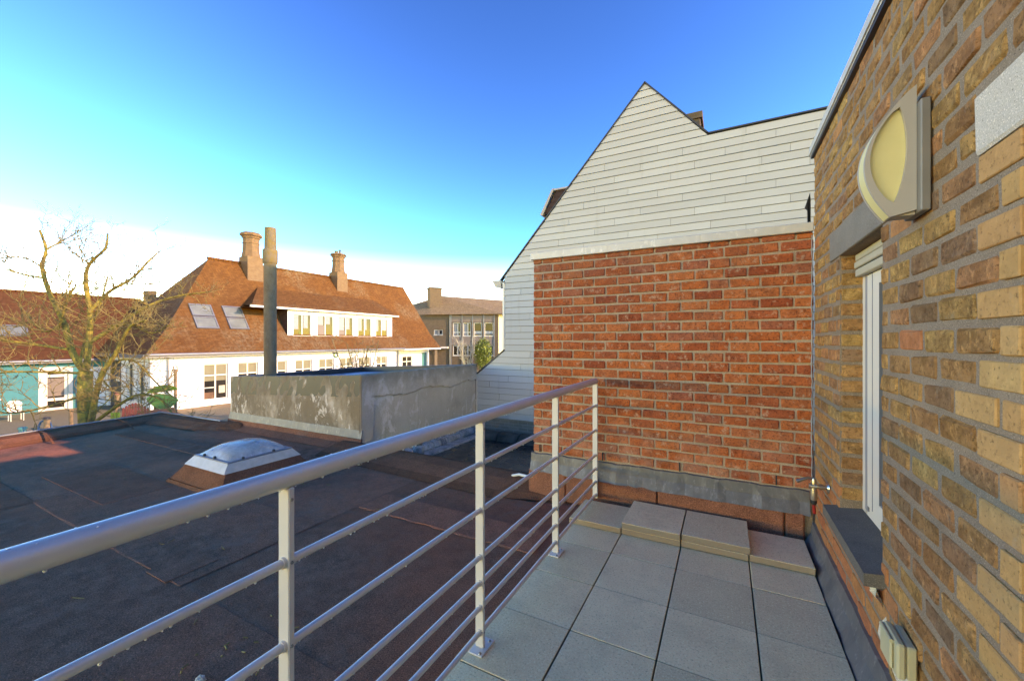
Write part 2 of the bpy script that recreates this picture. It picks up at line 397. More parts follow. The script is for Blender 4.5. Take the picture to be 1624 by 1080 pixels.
MAT['black'] = simple('black_rubber', (.02,.02,.02), None, 9, .6)
MAT['glassd'] = simple('dark_window_glass', (.035,.030,.026), (.014,.013,.012), .9, .12, 0, 0, 1, .1, .25)
MAT['blind'] = simple('beige_blind', (.20,.175,.10), (.175,.15,.085), 2, .7)
MAT['curtain'] = simple('white_curtain', (.33,.32,.31), (.25,.245,.235), 8, .9)
MAT['room'] = simple('room_shelf', (.20,.09,.04), (.10,.05,.03), 2.5, .8)
MAT['velux'] = simple('skylight_glass', (.19,.20,.18), (.13,.14,.13), 1.3, .15, 0, 0, 1, .1, .3)
MAT['metalgrey'] = simple('grey_metal_trim', (.25,.25,.25), (.2,.2,.2), 6, .45, .5)
MAT['trimdark'] = simple('dark_edge_trim', (.035,.032,.032), None, 6, .5)
MAT['stone'] = mk_mortar('bluestone_sill', (0.146,0.127,0.106), (0.108,0.094,0.079), .15)
MAT['lintel'] = mk_mortar('concrete_lintel', (0.241,0.196,0.152), (0.194,0.156,0.121), .5)
MAT['whiteconc'] = mk_mortar('pitted_white_concrete', (0.583,0.486,0.390), (0.525,0.436,0.352), .9)
MAT['lime'] = mk_mortar('rough_lime_mortar', (0.618,0.517,0.386), (0.498,0.410,0.303), 1.0)
MAT['asbestos'] = None
MAT['ground'] = mk_mortar('playground_asphalt', (.30,.23,.13), (.25,.19,.11), .3)
MAT['earth'] = simple('ground_earth', (.14,.11,.075), (.10,.08,.055), .3, .95, 0, .4, 5, .05)
MAT['pave'] = mk_brickwall('ochre_pavers', (.42,.27,.13), (.36,.23,.12), (.26,.19,.12), .4, .4)
MAT['chimney'] = mk_brickwall('chimney_brick', (.21,.122,.066), (.175,.098,.054), (.20,.15,.10), .22, .075)
MAT['brownbrick'] = mk_brickwall('brown_brick', (.16,.108,.068), (.13,.088,.055), (.14,.11,.08), .22, .075)
MAT['basebrick'] = mk_brickwall('grey_base_brick', (.30,.25,.19), (.25,.20,.15), (.33,.29,.24), .2, .06)
MAT['panel'] = simple('pinkish_facade_panel', (.22,.17,.135), (.19,.145,.115), .6, .85)
MAT['bark'] = mk_bark()
MAT['twig'] = simple('dark_twig', (.15,.10,.04), (.30,.20,.06), 1.4, .9)
MAT['twigy'] = simple('ochre_twig', (.22,.165,.07), (.15,.11,.05), 2.0, .9)
MAT['moss'] = simple('mossy_clay', (.055,.05,.03), (.13,.10,.075), 9, .95, 0, .8, 40, .02)
MAT['green'] = simple('green_play_board', (.07,.27,.08), (.055,.22,.06), 2, .5)
MAT['lime_g'] = simple('lime_play_board', (.08,.20,.015), (.06,.16,.012), 2, .5)
MAT['pink'] = simple('red_fence_paint', (.34,.06,.05), (.28,.045,.04), 2, .6)
MAT['salmon'] = simple('salmon_play_board', (.42,.14,.09), (.37,.115,.075), 2, .6)
MAT['wood'] = simple('pale_wood', (.28,.17,.09), (.22,.135,.075), 5, .8)
MAT['blue'] = simple('blue_paint', (.02,.10,.22), None, 3, .4)
MAT['leaf'] = simple('yellow_green_leaf', (.20,.23,.03), (.13,.17,.025), 3, .7, lo=.6, hi=1.3)
MAT['glass'] = mk_glass('clear_acrylic', (.92,.9,.86), .03)
MAT['skirt'] = simple('frosted_acrylic_skirt', (.62,.49,.36), (.50,.39,.28), 14, .4)
MAT['frost'] = simple('frosted_inner_skin', (.66,.58,.48), (.58,.51,.42), 3, .5)
MAT['opal'] = simple('yellowed_opal_diffuser', (.72,.60,.28), (.66,.55,.25), 8, .35)
MAT['lampgrey'] = simple('grey_lamp_housing', (0.429,0.369,0.303), (0.395,0.340,0.280), 5, .5, .1)
MAT['lampdark'] = simple('dark_lamp_base', (0.223,0.193,0.159), None, 5, .55, .1)
MAT['ebox'] = simple('aged_grey_plastic', (0.498,0.410,0.235), (0.446,0.369,0.212), 6, .6)
MAT['brass'] = simple('chromed_brass', (.55,.50,.42), (.42,.37,.29), 25, .28, .9)
MAT['redplastic'] = simple('red_plastic', (.42,.02,.015), None, 3, .4)
MAT['wet'] = mk_water('wet_bitumen', (.013,.014,.016), (.035,.034,.032), .12, .06)
MAT['wetblue'] = mk_water('wet_grey_roof', (.16,.19,.23), (.22,.25,.29), .25, .03)
MAT['silver'] = mk_mortar('silver_painted_fillet', (.42,.41,.39), (.14,.13,.12), .8)
MAT['drop'] = simple('water_drop', (.80,.82,.84), (.75,.77,.8), 3, .05, 0, 0, 1, .1, 1.0)
def mk_pipe():
    t = NT('mossy_cement_pipe')
    col = t.ramp(t.noise(9, 6, .7, stretch=(1,1,.6)), [(.3, (.15,.095,.052)), (.6, (.20,.135,.08)), (.8, (.10,.065,.038))])
    sp = t.n('ShaderNodeSeparateXYZ'); t.l(t.geo.outputs['Position'], sp.inputs[0])
    top = t.g(t.math('ADD', t.math('MULTIPLY', t.math('SUBTRACT', sp.outputs[2], 2.5), .8), t.math('MULTIPLY', t.noise(7, 5), .35)), .28, .5)
    col = t.mix(t.math('MULTIPLY', top, .85), col, t.mix(t.g(t.noise(14, 5), .4, .6), (.22,.155,.055), (.20,.16,.105)))
    col = t.mix(t.g(t.noise(80, 3), .6, .72), col, (.22,.20,.16))
    t.bump(t.noise(45, 5, .7), .5, .006); return t.out(col, .95, 0, .15)
MAT['asbestos'] = mk_pipe()

# ================================================================ ground & surroundings
g = MB(); g.quad((-400,-300,-2.9), (300,-300,-2.9), (300,500,-2.9), (-400,500,-2.9))
tag(g.build('ground', MAT['earth']), kind='structure')
g = MB(); g.quad((-60,-30,-2.85), (-9,-30,-2.85), (-9,70,-2.85), (-60,70,-2.85))
tag(g.build('playground', MAT['ground']), kind='structure')
g = MB(); g.quad((-30,10,-2.846), (-28.2,10,-2.846), (-28.2,33,-2.846), (-30,33,-2.846))
tag(g.build('pavement', MAT['pave']), kind='structure')

def basis(o, u, n):
    o, u, n = Vector(o), Vector(u).normalized(), Vector(n).normalized()
    return lambda a, b, c: o + u*a + n*b + Vector((0, 0, c))       # (along, outward, up)
def wall(name, T, u0, u1, z0, z1, ops, depth, m, parent):
    """facade with real openings and reveals"""
    us = sorted({u0, u1, *[q for o in ops for q in o[:2]]}); zs = sorted({z0, z1, *[q for o in ops for q in o[2:4]]})
    b = MB(T)
    for i in range(len(us)-1):
        for k in range(len(zs)-1):
            cu, cz = (us[i]+us[i+1])/2, (zs[k]+zs[k+1])/2
            if any(o[0] < cu < o[1] and o[2] < cz < o[3] for o in ops): continue
            b.quad((us[i],0,zs[k]), (us[i+1],0,zs[k]), (us[i+1],0,zs[k+1]), (us[i],0,zs[k+1]))
    for o in ops:
        a, c, d, e = o[:4]
        b.quad((a,0,d), (a,-depth,d), (a,-depth,e), (a,0,e)); b.quad((c,0,d), (c,-depth,d), (c,-depth,e), (c,0,e))
        b.quad((a,0,d), (c,0,d), (c,-depth,d), (a,-depth,d)); b.quad((a,0,e), (c,0,e), (c,-depth,e), (a,-depth,e))
    return b.build(name, m, parent, fix=False)
def window(parent, T, u0, u1, z0, z1, depth, mull=(), trans=(), fw=.07, fm='pvc', pane='glassd', extra=(), sill=True, name='window'):
    f = MB(T); n0, n1 = -depth+.003, -depth+.06
    f.box(u0, u1, n0, n1, z0, z0+fw); f.box(u0, u1, n0, n1, z1-fw, z1)
    f.box(u0, u0+fw, n0, n1, z0+fw, z1-fw); f.box(u1-fw, u1, n0, n1, z0+fw, z1-fw)
    for q in mull: f.box(q-fw*.6, q+fw*.6, n0, n1-.004, z0+fw, z1-fw)
    for q in trans: f.box(u0+fw, u1-fw, n0, n1-.008, q-fw*.6, q+fw*.6)
    if sill: f.box(u0-.05, u1+.05, -depth, .05, z0-.06, z0-.002)
    fo = f.build(name, MAT[fm], parent)
    p = MB(T); p.quad((u0,-depth+.02,z0), (u1,-depth+.02,z0), (u1,-depth+.02,z1), (u0,-depth+.02,z1))
    po = p.build('pane', MAT[pane]); put(po, fo)
    for (nm, a, c, d, e, mm) in extra:
        q = MB(T); q.box(a, c, -depth+.024, -depth+.032, d, e); put(q.build(nm, MAT[mm]), fo)
    return fo

# ---------------------------------------------------------------- school house (white, clay roof)
H = empty('school_house', (-35, 25, -2.85), 'long white house with orange clay hipped roof, two tall chimneys and a wide dormer', 'house')
TF = basis((-30, 0, 0), (0, 1, 0), (1, 0, 0))
W1 = [(13.87,15.32), (15.96,17.33), (18.12,19.5), (20.2,21.65), (22.3,23.75), (24.4,25.85), (26.4,27.9), (28.6,30.0)]
wall('wall', TF, 11.1, 31.6, -2.85, .75, [(a, b, -2.5, -.12) for a, b in W1], .2, MAT['white'], H)
for i, (a, b) in enumerate(W1):
    ex = [('blind', a+.07, b-.07, -.82, -.19, 'blind')]
    if i == 0: ex += [('blind', a+.07, b-.07, -1.25, -.95, 'blind'), ('notice', b-.5, b-.12, -2.1, -1.6, 'cream'), ('shelf', a+.08, a+.66, -1.72, -1.66, 'pvc'), ('toys', a+.1, b-.8, -2.42, -2.0, 'room')]
    window(H, TF, a, b, -2.5, -.12, .2, mull=[(a+b)/2], trans=[-.88], extra=ex)
TP = basis((-31.2, 0, 0), (0, 1, 0), (1, 0, 0))
wall('porch_wall', TP, 31.6, 37.9, -2.85, .9, [(32.0, 32.7, -1.9, -.3), (33.4, 35.0, -2.4, -.3), (36.6, 37.5, -2.85, .0)], .15, MAT['white'], H)
window(H, TP, 32.0, 32.7, -1.9, -.3, .15, trans=[-.9]); window(H, TP, 33.4, 35.0, -2.4, -.3, .15, mull=[34.2], trans=[-.9])
d = MB(TP); d.box(36.6, 37.5, -.149, -.1, -2.85, -.002); d.build('door', MAT['tealdoor'], H)
b = MB(); b.box(-30.4, -29.95, 37.4, 37.9, -2.85, .9); b.build('brick_pillar', MAT['brownbrick'], H)
b = MB(); b.box(-31.2, -30, 31.3, 31.6, -2.85, .75); b.build('wall', MAT['white'], H)
TS = basis((0, 11.1, 0), (1, 0, 0), (0, -1, 0))
wall('side_wall', TS, -40, -30.002, -2.85, .75, [(-36.0, -34.0, -2.85, .15), (-33.3, -32.2, -2.3, .0), (-31.8, -30.7, -2.3, .0)], .2, MAT['white'], H)
d = MB(TS); d.box(-36, -34, -.199, -.12, -2.85, .148); do = d.build('door', MAT['dark'], H)
d = MB(TS); d.box(-35.1, -34.55, -.118, -.105, -1.2, -.9); put(d.build('door_notice', MAT['pvc']), do)
window(H, TS, -33.3, -32.2, -2.3, 0, .2, mull=[-32.75]); window(H, TS, -31.8, -30.7, -2.3, 0, .2, mull=[-31.25])
# roof: flared clay slopes
def roof_main():
    b = MB()
    RA, RB = (-35, 16.5, 7.7), (-35, 37.75, 7.8)
    e = [(-29.55, 10.7, .62), (-29.55, 38.1, .60)]; m_ = [(-31.0, 12.2, 2.1), (-31.0, 37.95, 2.1)]
    eb = [(-40.45, 10.7, .62), (-40.45, 38.1, .6)]; mb = [(-39.0, 12.2, 2.1), (-39.0, 37.95, 2.1)]
    b.quad(e[0], e[1], m_[1], m_[0]); b.quad(m_[0], m_[1], RB, RA)
    b.quad(eb[0], e[0], m_[0], mb[0]); b.quad(mb[0], m_[0], RA)
    b.quad(eb[1], eb[0], mb[0], mb[1]); b.quad(mb[1], mb[0], RA, RB)
    b.quad(e[1], eb[1], mb[1], m_[1]); b.quad(m_[1], mb[1], RB)
    b.quad(e[0], eb[0], eb[1], e[1])
    return b.build('roof', MAT['tile_main'], H)
roof = roof_main()
b = MB()
ry = [16.4+i*.36 for i in range(60)]
for i in range(59):
    z = 7.70+(ry[i]-16.5)/21.25*.1
    b.tube([(-35, ry[i], z+.03), (-35, ry[i+1]-.02, z+.05)], [.13, .11], 6, True)
put(b.build('ridge_tiles', MAT['tile_main']), roof)
for yy, z0 in ((19.4, 6.0), (27.9, 6.0)):
    zt = 10.15 if yy < 20 else 10.05
    c = MB(); cx = -34.6; s_ = .62
    c.box(cx-s_, cx+s_, yy-s_, yy+s_, z0, 8.25); prof = [(s_*1.12, 8.25), (s_*.98, 8.75), (s_*.93, 9.35), (s_*1.02, 9.36), (s_*1.02, 9.45), (s_*.93, 9.46), (s_*.95, 9.75), (s_*1.08, 9.82), (s_*1.12, 9.92), (s_*1.3, 9.98), (s_*1.32, zt), (s_*1.05, zt+.12)]
    c.lathe((cx, yy, 0), prof, 8, False, .5)
    put(c.build('chimney', MAT['chimney']), roof)
    if yy > 20:
        c = MB()
        for dx, dy, hh in ((-.15,-.2,.3), (.1,.1,.42), (.2,-.3,.22)): c.lathe((cx+dx, yy+dy, zt+.1), [(.11,0), (.1,hh), (.12,hh)], 8)
        put(c.build('chimney_pots', MAT['metalgrey']), roof)
# gutters and fascia
b = MB(); b.tube([(-29.45, 10.7, .58), (-29.45, 31.9, .57)], .09, 8); b.box(-29.62, -29.5, 10.7, 31.9, .42, .58); b.build('gutter', MAT['metalgrey'], H)
b = MB(); b.box(-30, -29.63, 10.75, 31.85, .44, .5); b.build('soffit', MAT['white'], H)
b = MB(); b.box(-31.2, -29.6, 31.9, 38.1, .42, .56); b.build('soffit', MAT['white'], H)
b = MB(); b.box(-40.4, -29.6, 10.62, 10.72, .40, .6); b.build('fascia', MAT['metalgrey'], H)
for yy in (11.9, 31.3):
    b = MB(); b.tube([(-29.86, yy, .45), (-29.86, yy, -2.85)], .05, 8); b.build('downpipe', MAT['metalgrey'], H)
# dormer
TD = basis((-30.75, 0, 0), (0, 1, 0), (1, 0, 0))
D1 = [(20.5,22.12), (22.68,24.3), (24.83,26.45), (27.0,28.62), (29.2,30.8)]
dw = wall('dormer', TD, 20.03, 31.4, 1.6, 3.95, [(a, b_, 1.82, 3.6) for a, b_ in D1], .12, MAT['white'], H)
cur = [(.1,.5,.95,1.35), (.1,.62,.9,1.3), (.1,.66,.9,1.25), (.15,.5,.85,1.1), (.1,.4,.9,1.45)]
for i, (a, b_) in enumerate(D1):
    ex = []; z0 = 2.35 if i != 1 else 2.75
    ex.append(('curtain', a+cur[i][0]*1.0, a+cur[i][1], z0, 3.5, 'curtain')); ex.append(('curtain', a+cur[i][2], a+cur[i][3], z0+.1, 3.5, 'curtain' if i != 4 else 'cream'))
    if i == 0: ex.append(('book', a+.55, a+.75, 1.95, 2.2, 'leaf'))
    if i in (1, 2): ex.append(('blind', a+.1, a+.72, 1.9, z0-.03, 'panel'))
    wn = window(H, TD, a, b_, 1.82, 3.6, .12, mull=[(a+b_)/2], extra=ex)
b = MB(); b.prism([(-30.76, 20.03, 1.55), (-30.76, 20.03, 3.95), (-32.6, 20.03, 3.95)], (0, .12, 0)); put(b.build('dormer_cheek', MAT['tile_dark']), dw)
b = MB(); b.prism([(-30.76, 31.28, 1.55), (-30.76, 31.28, 3.95), (-32.6, 31.28, 3.95)], (0, .11, 0)); put(b.build('dormer_cheek', MAT['tile_main']), dw)
b = MB(); e0, e1 = (-30.45, 17.1, 4.0), (-30.45, 32.0, 4.0)
t0, t1 = (-33.5, 19.3, 5.75), (-33.5, 31.6, 5.75); k0 = (-32.45, 17.6, 4.15)
b.quad(e0, e1, t1, t0); b.quad(e0, t0, k0); b.quad(e1, (-32.4, 32.0, 4.1), t1)
b.quad((-30.45,17.1,3.9), (-30.45,32,3.9), (-32.4,32,3.9), (-32.4,17.1,3.9)); put(b.build('dormer_roof', MAT['tile_main']), dw)
b = MB(); b.box(-30.5, -30.38, 17.0, 32.05, 3.88, 4.02); put(b.build('dormer_gutter', MAT['pvc']), dw)
# roof windows on the slope
def slope_T(X0, Z0, X1, Z1):
    d_ = Vector((X1-X0, 0, Z1-Z0)).normalized(); n_ = Vector((d_.z, 0, -d_.x))
    if n_.z < 0: n_ = -n_
    return lambda a, b_, c: Vector((X0, a, Z0))+n_*b_+d_*c
TR = slope_T(-31.0, 2.1, -35, 7.74)
def roofwin(parent, T, u0, u1, c0, c1):
    f = MB(T); fw = .09
    f.box(u0, u1, -.05, .10, c0, c0+fw); f.box(u0, u1, -.05, .10, c1-fw, c1); f.box(u0, u0+fw, -.05, .10, c0+fw, c1-fw); f.box(u1-fw, u1, -.05, .10, c0+fw, c1-fw)
    o = f.build('roof_window', MAT['metalgrey'], parent)
    p = MB(T); p.box(u0+fw, u1-fw, .0, .06, c0+fw, c1-fw); put(p.build('pane', MAT['velux']), o)
for a, b_ in ((13.95, 15.3), (16.0, 17.3)):
    roofwin(H, TR, a, b_, .15, 1.12); roofwin(H, TR, a, b_, 1.2, 2.2)

# ---------------------------------------------------------------- turquoise annex
A = empty('turquoise_annex', (-41, 5, -2.85), 'low turquoise rendered building with clay tiled roof, behind the bare tree', 'building')
TB = basis((-36.5, 0, 0), (0, 1, 0), (1, 0, 0))
wall('wall', TB, -8, 11.1, -2.85, .3, [(8.4, 9.4, -2.85, -.42), (5.6, 6.7, -1.9, -.6), (1, 2.2, -1.9, -.6)], .15, MAT['teal'], A)
window(A, TB, 8.4, 9.4, -2.85, -.42, .15, trans=[-.75, -2.2], fw=.14, extra=[('blind', 8.54, 9.26, -2.0, -.9, 'panel')], sill=False, name='door')
f = MB(TB)
f.box(8.15, 8.398, -.02, .02, -2.85, -.2); f.box(9.402, 9.6, -.02, .02, -2.85, -.2); f.box(8.398, 9.402, -.02, .02, -.418, -.2); f.build('door_surround', MAT['pvc'], A)
window(A, TB, 5.6, 6.7, -1.9, -.6, .15, mull=[6.15]); window(A, TB, 1, 2.2, -1.9, -.6, .15, mull=[1.6])
b = MB(); b.box(-36.4, -36.3, 10.2, 11.05, -2.85, -.3); b.build('white_panel', MAT['white'], A)
b = MB(); b.quad((-36.0,-8.3,.22), (-36.0,15,.22), (-41.5,15,4.65), (-41.5,-8.3,4.65)); b.quad((-47,-8.3,.22), (-47,15,.22), (-41.5,15,4.65), (-41.5,-8.3,4.65))
b.quad((-36.0,-8.3,.22), (-47,-8.3,.22), (-41.5,-8.3,4.65)); ar = b.build('roof', MAT['tile_blue'], A)
b = MB()
for i in range(64): b.tube([(-41.5, -8.3+i*.36, 4.67), (-41.5, -8.3+i*.36+.34, 4.69)], [.13, .11], 6)
put(b.build('ridge_tiles', MAT['tile_blue']), ar)
b = MB(); b.tube([(-35.95,-8.3,.2), (-35.95,11.0,.2)], .08, 8); b.box(-36.12, -36.0, -8.3, 11.0, .06, .2); b.build('gutter', MAT['metalgrey'], A)
TBR = slope_T(-36.0, .22, -41.5, 4.65); roofwin(A, TBR, 6.5, 8.1, 2.3, 3.35)
b = MB(); b.box(-43.5, -42.6, 15.6, 16.2, 2, 5.6); put(b.build('chimney', MAT['brownbrick']), ar)

# ---------------------------------------------------------------- brown school block far right
cr, sr = 0.88426, 0.4670
def cp(r_, d_, z): return (cr*r_-sr*d_, sr*r_+cr*d_, z)
B = empty('brown_school_block', cp(-8, 62, -2.85), 'two storey brown brick block with tall windows, seen beyond the white house', 'building')
P1 = cp(-11.4, 58, 0)
TBB = basis(P1, (cr, sr, 0), (sr, -cr, 0))
X_ = lambda u: (u-688)/640*58+.04
cols = [(X_(719.5),X_(732)), (X_(735.5),X_(748.5)), (X_(752.5),X_(766)), (X_(769.5),X_(784))]
ops = [(a, b_, 2.05, 4.0) for a, b_ in cols]+[(a, b_, -.75, .75) for a, b_ in cols]+[(X_(682.8)+.6,X_(692)+.6,2.2,3.0), (X_(695.5),X_(703.5),2.2,3.0)]
wall('wall', TBB, -3.5, X_(792), -2.85, 5.15, ops, .2, MAT['brownbrick'], B)
b = MB(TBB)
for a, b_ in ((X_(717),X_(734)), (X_(734.6),X_(750.6)), (X_(751.2),X_(768)), (X_(768.6),X_(785))):
    b = MB(TBB); b.box(a, b_, 0, .05, 4.06, 5.0); b.build('facade_panel', MAT['panel'], B)
    b = MB(TBB); b.box(a, b_, 0, .05, .8, 1.95); b.build('facade_panel', MAT['panel'], B)
for u in (717, 734.3, 750.9, 768.3, 785.2):
    b = MB(TBB); b.box(X_(u)-.06, X_(u)+.06, .05, .14, -2.85, 5.1); b.build('facade_fin', MAT['metalgrey'], B)
for i, (a, b_) in enumerate(cols):
    ex = [('curtain', a+.15, a+.55, 2.2, 3.8, 'curtain')] if i < 2 else [('blind', a+.1, b_-.1, 2.3, 2.8, 'curtain')]
    window(B, TBB, a, b_, 2.05, 4.0, .2, mull=[a+.7] if i < 2 else [], trans=[2.6], fw=.11, extra=ex)
    window(B, TBB, a, b_, -.75, .75, .2, mull=[a+.7], fw=.11)
for (a, b_) in ((X_(682.8)+.6,X_(692)+.6), (X_(695.5),X_(703.5))): window(B, TBB, a, b_, 2.2, 3.0, .2, fw=.13, pane='curtain' if a < 0.3 else 'glassd')
P2 = Vector(cp(X_(792)-11.4, 58, 0)); TB2 = basis(P2, (.12, 1, 0), (1, -.12, 0))
wall('end_wall', TB2, .002, 22, -2.85, 5.15, [(4,6,2,4)], .2, MAT['cream'], B)
TB3 = basis(cp(-14.9, 58, 0), (-.75, .66, 0), (-.66, -.75, 0)); wall('wall', TB3, 0, 12, -2.85, 5.15, [], .2, MAT['brownbrick'], B)
b = MB(TBB); b.box(X_(690), X_(713), 0, 1.2, .3, .55); b.build('porch_canopy', MAT['pvc'], B)
b = MB(TBB); b.tube([(X_(715), .1, 5.1), (X_(715), .1, -2.85)], .07, 6); b.build('downpipe', MAT['metalgrey'], B)
b = MB(); q0, q1 = cp(-11.9, 57.4, 5.1), cp(-1.2, 57.4, 5.2)
apex, far = cp(-11.4, 64.5, 8.55), cp(14, 84, 8.6); lft = cp(-21, 61.5, 5.1); q2 = cp(22, 76, 5.2)
b.quad(q0, q1, apex); b.quad(q1, q2, far, apex); b.quad(lft, q0, apex); b.quad(lft, apex, far, cp(-21, 95, 5.1)); b.quad(q0, lft, cp(-21, 95, 5.1), q2, q1)
br = b.build('roof', MAT['tile_grey'], B)
b = MB(basis(cp(-11.7, 61.0, 0), (cr*.7+.2, sr*.7+.7, 0), (.8, -.6, 0))); b.box(-.9, .9, -.8, .8, 5.5, 9.2); b.box(-1.0, 1.0, -.9, .9, 9.2, 9.35); put(b.build('chimney', MAT['brownbrick']), br)

# ---------------------------------------------------------------- unseen house block added behind the yellow wall to cast the roof shadow
b = MB(); b.box(5.0, 7.0, 5.5, 30, -2.85, 7.0)
tag(b.build('unseen_shadow_block', MAT['brownbrick']), 'unseen brick house block added behind the yellow brick extension to cast the roof shadow', 'house')

# ---------------------------------------------------------------- flat roof (red bitumen)
FR = empty('flat_roof', (-5, 1, -.06), None, None); FR['kind'] = 'structure'
b = MB(); b.prism([(-9.15,-4,-.075), (-1.0,-4,-.075), (-1.0,3.6,-.075), (-9.55,3.6,-.075)], (0,0,-2.7)); b.build('roof_slab', MAT['bit'], FR)
b = MB(); b.box(-1.0, .62, -4, 3.56, -2.8, -.075); b.build('roof_slab', MAT['bit'], FR)
def sheet(x0, x1, y0, y1, z, sk=0):
    n = 14; b = MB(); V = []; rr = random.Random(int(x0*100+y0*77))
    for i in range(n+1):
        for k in (0, 1, 2, 3):
            yy = [y0, y0+.012, y1-.012, y1][k]; zz = z+(0 if k in (1, 2) else -.004)
            V.append((x0+(x1-x0)*i/n+(sk*(yy-y0) if i == 0 else 0), yy+rr.uniform(-.006, .006)*(k in (0, 1)), zz+rr.uniform(0, .0015)))
    F = [(i*4+k, (i+1)*4+k, (i+1)*4+k+1, i*4+k+1) for i in range(n) for k in range(3)]
    b.add(V, F); b.build('membrane_sheet', MAT['bit'], FR)
zz = -.066
for (y0, y1) in ((-4,-2.6), (-2.6,-1.6), (-1.6,-.65), (-.65,.3), (.3,1.25), (1.25,2.2), (2.2,3.4)):
    for (x0, x1) in ((-9.3,-5.7), (-5.7,-2.98), (-2.98,-.98)):
        if y0 < -1 and x0 < -6: x0 = -9.0
        sheet(x0-.02, x1+.05, y0-.03, y1, zz+random.choice((0,.002,.004,.005)))
sheet(-7.75, -4.42, 3.36, 3.97, -.064)
b = MB(); b.box(-7.7, -4.4, 3.55, 3.97, -2.7, -.08); b.build('roof_slab', MAT['bit'], FR)
# repair patches and torn lumps
for (x0,x1,y0,y1) in ((-6.6,-5.0,1.5,2.05), (-3.3,-3.05,1.2,1.5)):
    b = MB(); b.box(x0, x1, y0, y1, -.063, -.0575); b.build('repair_patch', MAT['bit'], FR)
# kerbs round the edge
def kerb(pts_out, pts_in, ztop, zin, name='kerb'):
    b = MB(); n = len(pts_out)
    for i in range(n-1):
        o0, o1, i0, i1 = pts_out[i], pts_out[i+1], pts_in[i], pts_in[i+1]
        def L(p, q, t, z): return (p[0]+(q[0]-p[0])*t, p[1]+(q[1]-p[1])*t, z)
        prof = [(0, ztop-2.7), (0, ztop), (.15, ztop+.012), (.45, ztop-.005), (.8, (ztop+zin)/2-.01), (1, zin)]
        for k in range(len(prof)-1):
            b.quad(L(o0,i0,prof[k][0],prof[k][1]), L(o1,i1,prof[k][0],prof[k][1]), L(o1,i1,prof[k+1][0],prof[k+1][1]), L(o0,i0,prof[k+1][0],prof[k+1][1]))
    return b.build(name, MAT['kerb'], FR, fix=False)
kerb([(-8.4,-3), (-9.25,1.7), (-9.6,3.72)], [(-7.95,-3), (-8.8,1.65), (-9.15,3.3)], .035, -.058)
kerb([(-9.6,3.72), (-7.8,3.80), (-7.3,3.97)], [(-9.15,3.3), (-7.8,3.45), (-7.1,3.80)], .035, -.058)
kerb([(-4.7,3.93), (-1.75,3.86), (-1.45,3.75)], [(-4.7,3.42), (-2.0,3.30), (-1.35,3.50)], .03, -.058)
b = MB(); b.tube([(-9.26,1.72,.05), (-9.6,3.73,.05), (-7.65,3.79,.05)], .014, 6); b.tube([(-8.4,-3,.05), (-9.26,1.72,.05)], .014, 6); b.build('edge_trim', MAT['metalgrey'], FR)
# bitumen lap lines on the kerb
for y in (1.05, 2.05, 3.0):
    b = MB(); x = -8.95-(y-1.2)*.17
    b.prism([(x+.5,y,-.056), (x+.36,y+.01,-.01), (x+.1,y+.015,.045), (x-.17,y+.01,.049), (x-.17,y+.035,.049), (x+.1,y+.04,.045), (x+.36,y+.035,-.01), (x+.5,y+.025,-.056)], (0,0,.005)); b.build('kerb_lap', MAT['kerb'], FR)
for (x0,x1,y0,y1) in ((-8.6,-5.9,2.72,3.02), (-2.9,-1.2,2.55,2.9), (-8.2,-6.0,.2,.55)):
    b = MB(); V = []; rr0 = random.Random(int(x0*10)); n = 30
    for j in range(n+1):
        x = x0+(x1-x0)*j/n; V += [(x, y0+rr0.uniform(-.012,.012), -.061), (x, y0+.01, -.0555+rr0.uniform(0,.002)), (x, y1-.01, -.0555+rr0.uniform(0,.002)), (x, y1+rr0.uniform(-.012,.012), -.061)]
    b.add(V, [(j*4+k, (j+1)*4+k, (j+1)*4+k+1, j*4+k+1) for j in range(n) for k in range(3)]); b.build('repair_strip', MAT['bit'], FR, fix=False)
# stones and scraps lying on the roof
rs = random.Random(3)
def pebble(name, c, s, m, label, cat):
    b = MB(); V = []; n, mm = 7, 5
    for i in range(mm+1):
        for k in range(n):
            th, ph = math.pi*i/mm, 2*math.pi*k/n; r_ = s*(1+rs.uniform(-.25,.25))
            V.append((c[0]+r_*math.sin(th)*math.cos(ph)*1.25, c[1]+r_*math.sin(th)*math.sin(ph), c[2]+r_*.65*math.cos(th)))
    b.add(V, [(i*n+k, i*n+(k+1) % n, (i+1)*n+(k+1) % n, (i+1)*n+k) for i in range(mm) for k in range(n)])
    return tag(b.build(name, m), label, cat)
pebble('pebble', (-2.02, .92, -.045), .02, MAT['lime'], 'small tan pebble lying on the dark flat roof below the railing', 'stone')
b = MB()
for i in range(26):
    x, y = -2.1+rs.uniform(-.25,.3), 1.0+rs.uniform(-.3,.35); b.tube([(x,y,-.055), (x+rs.uniform(-.03,.03), y+rs.uniform(-.03,.03), -.05)], .004, 4)
for i in range(40):
    x, y = rs.uniform(-8,-1.4), rs.uniform(-.5,3.2); b.tube([(x,y,-.057), (x+rs.uniform(-.06,.06), y+rs.uniform(-.05,.05), -.05)], .003, 4)
tag(b.build('roof_litter', MAT['twig']), 'tiny twigs and grit scattered over the flat roof', 'litter', kind='stuff')

# ---------------------------------------------------------------- lower wet roof between the walls
b = MB(); b.box(-4.46, .7, 3.9, 6.95, -2.8, -.42); tag(b.build('lower_wet_roof', MAT['wet']), kind='structure')

